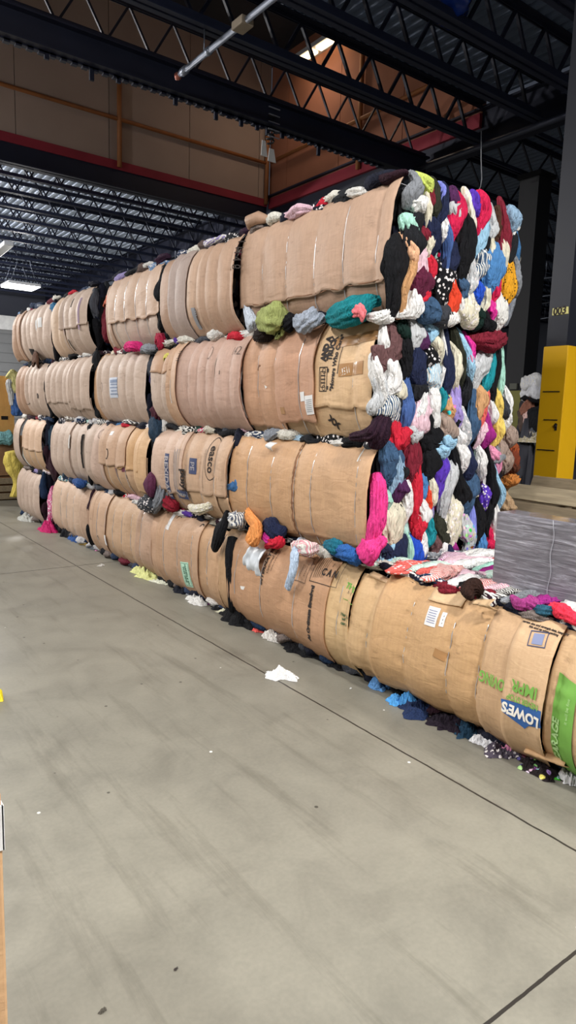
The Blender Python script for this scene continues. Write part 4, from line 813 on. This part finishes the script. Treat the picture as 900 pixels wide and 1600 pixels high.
# guard rails of orange pipe in front of the raised roof walls
OR = plain('orange brown pipe', '#9a6238', .6, 0, 5, .3)
def rail(label, a, b_, posts):
    t = thing('pipe_rail', label, 'rail', (a[0], a[1], 6.0))
    MB().tube([a, b_], .035, 8).build('rail', OR, t, True)
    for p in posts: MB().tube([(p[0], p[1], 5.97), (p[0], p[1], 7.9)], .045, 8).build('post', OR, t, True)
rail('orange-brown pipe rail across the tan panels of the raised roof well', (-6, 12.43, 6.78), (8.45, 12.43, 6.78), [(1.2, 12.43), (5.2, 12.43), (8.45, 12.43)])
rail('orange-brown pipe rail across the rust brown side of the raised roof well', (8.50, 12.35, 6.80), (8.50, 7.2, 6.80), [(8.50, 9.62)])

def joist(y, x0, x1, label, group, zb=5.65, zt=6.15, w=.09, panel=.56, r=.013):
    t = thing('roof_joist', label, 'joist', ((x0 + x1) / 2, y, zb), group)
    hh = w * .75; b1 = MB().box((x0, y - w / 2, zb), (x1, y - .012, zb + .012)).box((x0, y + .012, zb), (x1, y + w / 2, zb + .012)).box((x0, y - .024, zb), (x1, y - .012, zb + hh)).box((x0, y + .012, zb), (x1, y + .024, zb + hh))
    b1.build('bottom_chord', STEEL2, t)
    MB().box((x0, y - w / 2, zt + .03), (x1, y + w / 2, zt + .042)).box((x0, y - .02, zt - .02), (x1, y - .012, zt + .04)).box((x0, y + .012, zt - .02), (x1, y + .02, zt + .04)).build('top_chord', STEEL, t)
    wb = MB(); n = int((x1 - x0) / panel)
    for i in range(n):
        a = x0 + i * panel; wb.bar((a, y, zb + .03), (a + panel / 2, y, zt), r * 2); wb.bar((a + panel / 2, y, zt), (a + panel, y, zb + .03), r * 2)
    wb.build('web', STEEL, t); return t
def cp(o, dy, label=None):
    r = o.copy(); C.objects.link(r); r.location = (o.location.x, o.location.y + dy, o.location.z)
    if label: r['label'] = label
    for ch in list(o.children): c = ch.copy(); C.objects.link(c); c.parent = r
    return r
G1 = 'open web joists overhead at the top of the picture'; L1 = 'dark open web steel joist overhead in the nearer part of the roof'
j0 = joist(6.95, -8, 8.5, L1, G1, w=.17, r=.018)
for y in (5.95, 5.20, 4.30, 3.40, 2.5): cp(j0, y - 6.95)
t = thing('roof_girder', 'thick dark girder with a ragged toothed lower edge crossing in front of the tan panels', 'girder', (0, 8.0, 5.4))
MB().box((-8, 7.985, 5.42), (8.5, 8.015, 5.70)).box((-8, 7.90, 5.69), (8.5, 8.10, 5.715)).box((-8, 7.90, 5.40), (8.5, 8.10, 5.42)).build('beam', STEEL, t)
V = MB().box((-2, 8.0, 5.385), (7.6, 8.062, 5.405)); x = -2
while x < 7.6: V.box((x, 8.0, 5.365), (x + .065, 8.06, 5.405)); x += .12
V.build('toothed_strip', STEEL, t)
V = MB()
for x in (2.5, 3.0, 3.32, 4.05, 4.62, 4.80, 5.0, 5.25, 5.42, 5.66, 6.3, 1.5, .6): h = .03 + .1 * ((x * 7.3) % 1); MB().box((x, 8.0, 5.38 - h), (x + .05, 8.03, 5.40)).build('hanging_tab', STEEL, t)
web8 = joist(8.02, -8, 8.5, 'open web joist standing on the thick dark girder', None, zb=5.70, zt=6.2, w=.12)
G2 = 'open web joists under the lit deck at upper left'; L2 = 'dark open web joist under the pale corrugated deck at the upper left'
j1 = joist(13.3, -4, 8.5, L2, G2)
for i in range(1, 14): cp(j1, i * 1.0)
G3 = 'open web joists in the dark roof at the right'; L3 = 'dark open web joist in the unlit roof behind the right-hand column'
j2 = joist(1.0, 8.8, 25.9, L3, G3, panel=.8)
for i in range(1, 26): cp(j2, i * 1.05)

PIPE = plain('galvanised pipe', '#8f97a8', .35, .6, 4, .1, 0)
t = thing('sprinkler_pipe', 'pale steel pipe with a bracket hanging under the joists at the top of the picture', 'pipe', (3.87, 5, 5.4))
MB().tube([(3.87, 7.50, 5.4), (3.87, -3, 5.4)], .032, 10).build('pipe', PIPE, t, True)
for y in (6.95, 5.2, 2.5): MB().tube([(3.87, y, 5.4), (3.87, y, 5.66)], .008, 5).build('hanger_rod', PIPE, t, True)
for y, r, l in ((6.85, .042, .03), (7.40, .045, .05)): MB().tube([(3.87, y - l, 5.4), (3.87, y + l, 5.4)], r, 10).build('coupling', PIPE, t, True)
bevel(MB().box((3.81, 6.10, 5.36), (3.95, 6.30, 5.44)).build('bracket', plain('bare wood block', '#8f8272', .8), t), .01)
MB().tube([(3.87, 7.50, 5.4), (3.87, 7.56, 5.4), (3.87, 7.60, 5.38)], [.03, .045, .015], 10).build('sprinkler_head', plain('red brass valve', '#b06a5c', .4, .4), t, True)
tag(MB().tube([(8.32, 15.7, 5.4), (8.32, 20.8, 5.4)], .06, 10).tube([(8.32, 16.3, 5.4), (8.32, 16.3, 6.16)], .01, 5).tube([(8.32, 19.3, 5.4), (8.32, 19.3, 6.16)], .01, 5).build('steel_pipe', PIPE, None, True), 'pale steel pipe under the far roof above the plain-faced top-tier bale', 'pipe')
tag(MB().tube([(8.28, 12.3, 5.50), (8.28, -3, 5.50)], .045, 10).build('steel_rod', plain('dark pipe', '#343848', .4, .5, 4, .1, 0), None, True), 'long dark pipe running under the girder above the corner of the bale stack', 'pipe')
for p, q, lab in (((800, 441), (866, 433), 'upper pale conduit under the dark roof left of the black and yellow column'), ((795, 472), (860, 461), 'middle pale conduit under the dark roof left of the black and yellow column'), ((785, 484), (860, 472), 'lower pale conduit under the dark roof left of the black and yellow column'),
                  ((822, 502), (858, 496), 'short bright conduit right of the dark distant column')):
    a, c = onZ(*p, 5.3), onZ(*q, 5.3); a = a if a.y < 27 else onY(*p, 27); a.z = 5.3
    tag(MB().tube([a, c], .022, 6).tube([a.lerp(c, .3), a.lerp(c, .3) + Vector((0, 0, .88))], .006, 4).tube([a.lerp(c, .8), a.lerp(c, .8) + Vector((0, 0, .88))], .006, 4).build('conduit', PIPE, None, True), lab, 'conduit')
# bundle of cable with paper tags
a = onY(422, 180, 8.02); e = onY(424, 225, 8.02)
t = thing('hanging_cable', 'dark coiled cable with white paper tags hanging from the double joist', 'cable', (a.x, 8.02, e.z))
V = MB(); V.tube([(a.x + .05 * math.cos(i * .9), 8.0 + .05 * math.sin(i * .9), a.z - (a.z - e.z) * i / 44) for i in range(45)], .012, 6); V.build('cable', plain('black cable', '#15161c', .6), t, True)
V = MB(); [V.box((a.x - .08, 7.93, e.z + .05 + i * .09), (a.x + .10, 7.945, e.z + .062 + i * .09)) for i in range(5)]; V.build('tie', plain('pale tie', '#8a8e9c', .6), t)
for k, (px, py, w, hgt) in enumerate(((412, 232, .10, .20), (424, 243, .13, .17))):
    q = onY(px, py, 7.9); mk('paper_tag', [(q.x - w * .25, 7.9, q.z + hgt / 2), (q.x + w * .3, 7.9, q.z + hgt / 2), (q.x + w / 2, 7.88, q.z - hgt / 2), (q.x - w / 2, 7.88, q.z - hgt / 2), (q.x - w * .25, 7.91, q.z + hgt / 2), (q.x + w * .3, 7.91, q.z + hgt / 2), (q.x + w / 2, 7.89, q.z - hgt / 2), (q.x - w / 2, 7.89, q.z - hgt / 2)],
       [(0, 1, 2, 3), (7, 6, 5, 4), (0, 4, 5, 1), (1, 5, 6, 2), (2, 6, 7, 3), (3, 7, 4, 0)], PAPER, t, False)
P = [onX(752, 205, 8.2), onX(752, 250, 8.2), onX(753, 280, 8.2), onX(751, 292, 8.2), onX(744, 303, 8.2)]
tag(MB().tube(P, .008, 5).build('hanging_wire', plain('white wire', '#c8ccd4', .5), None, True), 'thin white wire dangling above the top-tier corner bale', 'wire')
# blue bag caught in the joists
p = onZ(703, 8, 5.9); o = garment([p + Vector((-.25, 0, .05)), p, p + Vector((.25, 0, -.02))], .42, .16, (0, 0, -1), plain('glossy blue film', '#16327e', .15, 0, 5, .3, .4, .03), None, 'blue_bag', 20, 26, .2); tag(o, 'shiny dark blue plastic bag caught between the joists at the top edge', 'bag')

# ------------------------------------------------------------------ lamps, seen and unseen, with added fill lights
LAMP = emit('lamp face', '#f3f7ff', 14.0); HOUS = plain('lamp housing', '#c9ccd2', .5, .2, 4, .1, 0)
def lamp(x, y, z, label, power, s=.6, up=0, group=None, col=(1, .97, .93)):
    t = thing('high_bay_light', label, 'light', (x, y, z), group)
    bevel(MB().box((x - s/2, y - s/2, z + .01), (x + s/2, y + s/2, z + .09)).build('housing', HOUS, t), .01)
    MB().box((x - s/2 + .02, y - s/2 + .02, z - .005), (x + s/2 - .02, y + s/2 - .02, z + .012)).build('diffuser', LAMP, t)
    for a in (-1, 1):
        for c in (-1, 1): MB().tube([(x + a * s * .4, y + c * s * .4, z + .09), (x + a * s * .2, y + c * s * .4, z + .6), (x + a * s * .2, y + c * s * .4, 6.2)], .006, 5).build('hanging_wire', PIPE, t, True)
    L = bpy.data.lights.new('lamp light', 'AREA'); L.energy = power; L.size = s * .9; L.color = col
    o = bpy.data.objects.new('area_light', L); C.objects.link(o); o.location = (x, y, z - .03)
    if up:  # added point light below the fixture, brightens the roof above
        L = bpy.data.lights.new('added glow', 'POINT'); L.energy = up; L.shadow_soft_size = .08; L.color = col; o = bpy.data.objects.new('added_glow', L); C.objects.link(o); o.location = (x, y, z - .12)
    return t
GL = 'high bay lights out of view'
lamp(5.75, 21.0, 5.0, 'glowing square LED high bay light hanging above the far end of the stack', 200, .9, up=130)
for (x, y, z, p, u) in ((-2.5, 1.0, 5.3, 165, 45), (1.6, -1.6, 5.3, 340, 45), (4.6, -2.2, 5.3, 300, 30), (-4.5, 6.0, 5.3, 215, 0), (-4.5, 11.0, 5.3, 200, 0), (-.3, 3.2, 5.3, 60, 110), (-1.6, 9.6, 5.3, 40, 190), (-.5, 14.2, 5.2, 50, 650), (0, 18.5, 5.2, 60, 1100), (3.0, 24.5, 5.2, 60, 150)):  # unseen lamps; those by the well and far deck are added for brightness
    lamp(x, y, z, 'square LED high bay light over the aisle outside the picture', p, .6, up=u, group=GL)
a = onZ(-8, 386, 5.2)
t = thing('strip_light', 'white strip light end poking in at the left edge below the lit deck', 'light', (a.x, a.y, 5.2)); c = onZ(15, 383, 5.2)
bevel(MB().bar(onZ(-40, 425, 5.2), onZ(14, 380, 5.2), .22, .10).build('housing', HOUS, t), .02)
for f in (-30, 0): q = onZ(f, 400, 5.2); MB().tube([q, q + Vector((0, 0, 1.0))], .006, 5).build('hanging_wire', PIPE, t, True)
t = thing('strip_light', 'bright strip light high inside the raised roof well behind the joists', 'light', (8.4, 10.7, 8.35))
MB().box((8.30, 9.9, 8.36), (8.568, 11.5, 8.44)).build('housing', HOUS, t); MB().box((8.33, 10.0, 8.32), (8.47, 10.75, 8.36)).build('tube', emit('warm strip', '#ffdca8', 4), t); MB().box((8.33, 10.85, 8.32), (8.47, 11.4, 8.36)).build('tube', emit('warm strip b', '#ffdca8', 4), t)  # housing and glowing strips stand in for a daylight gap
L = bpy.data.lights.new('added well fill', 'AREA'); L.energy = 12; L.size = .3; L.color = (1, .8, .6); o = bpy.data.objects.new('area_light', L); C.objects.link(o); o.location = (7.9, 10.6, 8.2)  # unseen area light added to brighten the well walls

# ------------------------------------------------------------------ wrapped slab, pallets, columns
m, t, b = newmat('stretch film over dark slab', .22); b.inputs['Coat Weight'].default_value = .6; b.inputs['Coat Roughness'].default_value = .12
n = nd(t, 'ShaderNodeTexNoise', Scale=1.0, Detail=8.0, Roughness=.7, Distortion=.6); t.links.new(coords(t, (4, 5, 60), (.16, 0, 0)), n.inputs['Vector'])
c1 = ramp(t, n.outputs[0], [(.35, '#57555c'), (.52, '#75737b'), (.62, '#9a99a3'), (.74, '#cfd0d8')])
t.links.new(c1, b.inputs['Base Color']); bump(t, b, n.outputs[0], .8, .01); WRAP = m
t = thing('wrapped_slab', 'dark grey slab wrapped in shiny stretch film standing on the front bale', 'wrapped load', (3.03, 1.55, .74))
bevel(MB().box((2.95, .75, .745), (3.12, 2.135, 1.135)).build('slab', WRAP, t), .012)
MB().tube([(2.944, 1.80 + .006 * math.sin(i), .75 + .385 * i / 14) for i in range(15)], .002, 6).build('film_edge', plain('bright film edge', '#9a9ca4', .2), t, True)
WOOD = []
for i, c in enumerate(('#a4957c', '#8f8068', '#b5a68a')):
    m, t, b = newmat('weathered wood %d' % i, .8); n = nd(t, 'ShaderNodeTexNoise', Scale=1.0, Detail=8.0, Distortion=1.0); t.links.new(coords(t, (30, 3, 30)), n.inputs['Vector'])
    L = lin(c); t.links.new(mix(t, n.outputs[0], tuple(x * .38 for x in L[:3]) + (1,), tuple(min(1, x * 1.4) for x in L[:3]) + (1,)), b.inputs['Base Color']); bump(t, b, n.outputs[0], .5, .004); WOOD.append(m)
def pallet(label, A, up, alongY, W, Lh, nb, bw=.095):
    t = thing('wooden_pallet', label, 'pallet', tuple(A)); u = Vector(up).normalized(); d = Vector(alongY).normalized(); nn = d.cross(u).normalized()
    if nn.x > 0: nn = -nn
    def board(p, q, w, h, name, m):
        o = MB(); o.bar(p, q, h, w, up=nn.cross((q - p).normalized()) if False else (0, 0, 1)); V = []; dd = (q - p).normalized(); s = dd.cross(nn).normalized() * w / 2; k = nn * h / 2
        V = []; [V.extend([e + s + k, e - s + k, e - s - k, e + s - k]) for e in (p, q)]
        bevel(mk(name, V, [(0, 1, 2, 3), (7, 6, 5, 4), (0, 4, 5, 1), (1, 5, 6, 2), (2, 6, 7, 3), (3, 7, 4, 0)], m, t, False), .004)
    for i in range(nb):
        c = A + u * (Lh * (i + .5) / nb) + nn * .05; j = R.uniform(-.012, .012)
        board(c + u * j, c + d * W + u * (j + R.uniform(-.01, .01)), bw, .02, 'deck_board', WOOD[i % 3])
        c2 = c - nn * .13
        if i % 2 == 0: board(c2, c2 + d * W, bw, .02, 'bottom_board', WOOD[(i + 1) % 3])
    for f in (.02, .5, .98): board(A + d * (W * f), A + d * (W * f) + u * Lh, .045, .09, 'stringer', WOOD[(int(f * 2)) % 3])
    return t
A = onX(781, 800, 4.5); u = Vector((.46, 0, .89)).normalized(); A0 = A - u * (A.z / u.z - .03)
pallet('weathered wooden pallet leaning behind the stretch-wrapped slab, boards running sideways', A0, u, (0, -1, .0), 1.15, (A.z + .19) / u.z, 9, .124)
pallet('second wooden pallet showing just above the leaning one at the foot of the yellow column', A0 + Vector((.32, -.06, .0)), Vector((.40, 0, .9)), (0, -1, 0), 1.1, 1.24, 8, .13)

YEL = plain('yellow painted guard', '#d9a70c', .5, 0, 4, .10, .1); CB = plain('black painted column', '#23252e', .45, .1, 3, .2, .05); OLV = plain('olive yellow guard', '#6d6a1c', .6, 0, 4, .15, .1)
def column(x0, y0, w, l, ztop, label, gm, plate, marks, CB=CB):
    t = thing('steel_column', label, 'column', (x0 + w / 2, y0 + l / 2, 0))
    MB().box((x0 + .02, y0 + .03, 0), (x0 + w - .02, y0 + l - .01, 5.62)).build('shaft', CB, t)
    MB().box((x0 - .02, y0 - .02, 5.55), (x0 + w + .02, y0 + l + .02, 5.62)).build('cap_plate', CB, t)
    g = bevel(MB().box((x0, y0, 0), (x0 + w, y0 + l, ztop)).build('guard', gm, t), .006)
    return t
t = column(5.30, 3.256, .26, .23, 2.245, 'black steel column with a bright yellow lower guard and number plate at the right', YEL, None, 1)
PL = plain('yellowed number plate', '#d6cf84', .6, var=.06, bmp=0)
def onXf(px, py, o=0): p = onX(px, py, 5.317 - o); return p
c = [onXf(863, 493), onXf(888, 490), onXf(888, 479), onXf(864, 482)]
pl = mk('number_plate', [v + Vector((-.004, 0, 0)) for v in c] + [v + Vector((.003, 0, 0)) for v in c], [(0, 1, 2, 3), (7, 6, 5, 4), (0, 4, 5, 1), (1, 5, 6, 2), (2, 6, 7, 3), (3, 7, 4, 0)], PL, t, False)
cu = bpy.data.curves.new('t', 'FONT'); cu.body = '003'; cu.size = .085; cu.align_x = 'CENTER'; cu.align_y = 'CENTER'; cu.offset = .003
ob = bpy.data.objects.new('t', cu); C.objects.link(ob); me = bpy.data.meshes.new_from_object(ob.evaluated_get(bpy.context.evaluated_depsgraph_get())); bpy.data.objects.remove(ob)
cc = (c[0] + c[2]) / 2; V = [Vector((5.317 - .007, cc.y - v.co.x * .95, cc.z + v.co.y + v.co.x * .06)) for v in me.vertices]
mk('printed_text', V, [tuple(p.vertices) for p in me.polygons], INK, pl, False)
for y1, y2, zz in ((.03, .19, 1.86), (.06, .19, 1.62), (.02, .19, 1.36)): MB().box((5.296, 3.256 + .23 - y2, zz), (5.301, 3.256 + .23 - y1, zz + .008)).build('scratch', HOLE, t)
h = onX(868, 667, 5.297); MB().tube([(5.300, h.y, h.z + .02), (5.296, h.y, h.z + .018), (5.296, h.y - .001, h.z)], [.015, .017, .012], 6).build('hole', HOLE, t)
MB().box((5.296, h.y - .012, h.z - .03), (5.301, h.y + .008, h.z + .02)).build('hole', HOLE, t)
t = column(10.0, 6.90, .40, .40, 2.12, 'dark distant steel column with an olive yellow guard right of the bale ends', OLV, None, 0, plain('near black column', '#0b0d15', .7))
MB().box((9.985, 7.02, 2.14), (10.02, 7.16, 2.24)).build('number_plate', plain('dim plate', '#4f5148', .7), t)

# ------------------------------------------------------------------ goods behind the stack on the right
t = thing('covered_bale', 'low bale under a dark charcoal tarp behind the leaning pallets', 'bale', (7.0, 4.6, 0))
p = onX(818, 745, 6.9)
heap((7.15, p.y + .05, 0), .62, .62, 1.42, plain('charcoal tarp', '#34353f', .7, 0, 4, .2, .5, .03), t, 'tarp', 0, 4.2)
tag(heap((7.15, p.y + .15, 1.36), .22, .26, .12, cloth('#cbbfa0', 'dot'), None, 'cream_garments', 0, 2), 'cream and black clothes lying on top of the charcoal tarp', 'clothes')
t = thing('clothing_stack', 'distant stack of striped white, brown and pink clothes left of the yellow column', 'clothes', (9.2, 5.6, 0))
for (px1, py1, px2, py2, w, c, pt) in ((818, 596, 846, 600, .22, '#d8dae4', 'stripe'), (817, 612, 846, 618, .20, '#dfe0ea', None), (817, 622, 846, 626, .08, '#15161c', None), (820, 634, 832, 646, .22, '#9c6a58', None), (827, 642, 829, 690, .13, '#e6bfb8', None), (818, 640, 818, 690, .16, '#5a4a44', None), (838, 655, 836, 700, .18, '#5c6068', None), (842, 635, 842, 690, .26, '#202228', None)):
    garment([onX(px1, py1, 9.0), onX(px2, py2, 9.0)], w * 1.25, .12, (-1, 0, 0), cloth(c, pt), t, pleat=.12, taper=.6)
o = MB().box((9.08, 5.35, 0), (9.9, 6.35, 1.95)); bevel(o.build('packed_clothes', plain('packed dark goods', '#2a2a30', .9), t), .08, 3)
t = thing('clothes_heap', 'heap of rust brown and tan clothes just behind the right end of the corner bales', 'clothes', (4.6, 3.6, 0))
heap((4.45, 4.0, 0), .36, .5, 1.1, cloth('#5a3524'), t, 'heap', 0, 7)
for (a1, a2, b1, b2, w, c) in ((802, 690, 790, 730, .12, '#a0502c'), (800, 700, 796, 745, .09, '#7c3a24'), (790, 735, 800, 760, .14, '#c07a3c'), (788, 760, 792, 800, .14, '#b89a78'), (798, 712, 802, 740, .08, '#5a3020')):
    garment([onX(a1, a2, 4.3), onX(b1, b2, 4.3)], w, .06, (-1, -.3, 0), cloth(c), t)

# ------------------------------------------------------------------ cartons behind the far end on the left
CT1 = cardboard('#d9a45e'); CT2 = cardboard('#8d6a4c')
def carton(label, x0, x1, y0, y1, z0, z1, m, holes):
    t = thing('carton', label, 'carton', ((x0 + x1) / 2, (y0 + y1) / 2, z0), None); w = .012
    MB().box((x0, y0, z0), (x1, y0 + w, z1)).box((x0, y1 - w, z0), (x1, y1, z1)).box((x0, y0 + w, z0), (x0 + w, y1 - w, z1)).box((x1 - w, y0 + w, z0), (x1, y1 - w, z1)).box((x0 + w, y0 + w, z0), (x1 - w, y1 - w, z0 + w)).build('walls', m, t)
    for (a, c, e, f) in holes: MB().box((a, y0 - .003, c), (e, y0 + .001, f)).build('hand_hole', HOLE, t)
    return t
t = carton('upper bright tan carton at the left edge overflowing with yellow and denim clothes', 1.95, 3.13, 12.0, 13.1, 1.12, 2.08, CT1, [(2.92, 1.36, 3.03, 1.42)])
core('packed_clothes', 12.03, 13.07, 1.35, MASSD, t, X0=1.98, X1=3.10)
carton('lower brown carton under the tan one at the left edge', 1.95, 3.25, 12.0, 13.1, .42, 1.10, CT2, [])
t = thing('wooden_crate', 'brown slatted wooden base under the cartons at the left edge', 'crate', (2.6, 12.5, 0))
for z in (.02, .15, .28): bevel(MB().box((1.9, 11.95, z), (3.22, 12.0, z + .10)).build('slat', WOOD[1], t), .005)
MB().box((1.92, 12.0, .0), (3.20, 13.1, .40)).build('body', plain('brown wood body', '#7a5636', .8), t)
hang('pale yellow cloth draped over the tan carton at the left edge', 'cloth', [(8, 584, 11.0), (22, 590, 11.0), (34, 606, 11.0)], .3, .05, '#e4dc8a') if False else None
def far(label, cat, name, pts, w, c, pat=None, Y=11.93, d=.06):
    o = garment([onY(a, b_, Y) for a, b_ in pts], w, d, (0, -1, .1), cloth(c, pat), None, name, taper=.6, pleat=.22); tag(o, label, cat)
far('pale yellow cloth draped over the tan carton at the left edge', 'cloth', 'yellow_cloth', [(12, 583), (24, 592), (34, 612)], .22, '#e6dd98')
far('blue jeans hanging over the side of the tan carton', 'jeans', 'blue_jeans', [(24, 604), (27, 628), (29, 650)], .22, '#4a70b0')
far('white and black sleeve hanging beside the blue jeans', 'sleeve', 'white_sleeve', [(14, 592), (16, 610), (18, 634)], .10, '#c9ccd4', 'stripe')
far('pale turquoise cloth hanging over the lower brown carton', 'cloth', 'turquoise_cloth', [(-6, 690), (6, 684), (19, 680)], .22, '#8cc4c8', d=.08)
far('yellow bag hanging at the far corner of the bale stack', 'bag', 'yellow_bag', [(20, 704), (24, 735), (29, 776)], .26, '#e6cf6a', Y=10.9, d=.10)
# near left box and yellow scrap
t = thing('carton', 'tan carton right beside the camera, only its edge showing at lower left', 'carton', (-.2, 1.3, 0))
bevel(MB().box((-.55, .975, 0), (.222, 1.65, 1.04)).build('walls', cardboard('#c9a27a'), t), .004)
MB().box((-.1, .972, .95), (.2235, .976, 1.02)).box((.2215, .972, .95), (.2245, 1.4, 1.02)).build('paper_label', PAPER, t)
p = onZ(-6, 1094, 0); tag(heap((p.x, p.y, 0), .045, .045, .085, plain('bright yellow plastic', '#e8d21c', .4), None, 'yellow_object', 0, 1), 'small bright yellow object on the floor at the left edge', 'cap')
# small scraps on the floor
for k, (px, py, s, c, lab) in enumerate(((158, 884, .05, '#d4d2cc', 'small white paper scrap on the floor below the far bales'), (548, 1076, .012, '#d8d8d8', 'tiny white crumb on the floor below the front bale'), (275, 1515, .009, '#4a4440', 'small dark clump on the floor near the bottom edge'), (160, 1580, .014, '#5a564e', 'dark sliver on the floor at the bottom left'))):
    p = onZ(px, py, 0); tag(heap((p.x, p.y, 0), s, s * .5, s * .3, cloth(c), None, 'floor_scrap', .4, k), lab, 'scrap')

# ------------------------------------------------------------------ world, camera, colour management
w = bpy.data.worlds.new('world'); bpy.context.scene.world = w; w.use_nodes = True
bg = w.node_tree.nodes['Background']; bg.inputs[0].default_value = (.55, .62, .8, 1); bg.inputs[1].default_value = .06
cam = bpy.data.cameras.new('camera'); co_ = bpy.data.objects.new('camera', cam); C.objects.link(co_)
cam.sensor_fit = 'VERTICAL'; cam.sensor_height = 36; cam.sensor_width = 36 * 900 / 1600; cam.lens = 36 * F / 1600; cam.clip_start = .02; cam.clip_end = 200
mw = M3.to_4x4(); mw.translation = CAM; co_.matrix_world = mw
bpy.context.scene.camera = co_
vs = bpy.context.scene.view_settings; bpy.context.scene.display_settings.display_device = 'sRGB'
vs.view_transform = 'Standard'; vs.look = 'None'; vs.gamma = 1; vs.use_curve_mapping = False; vs.exposure = 0.3
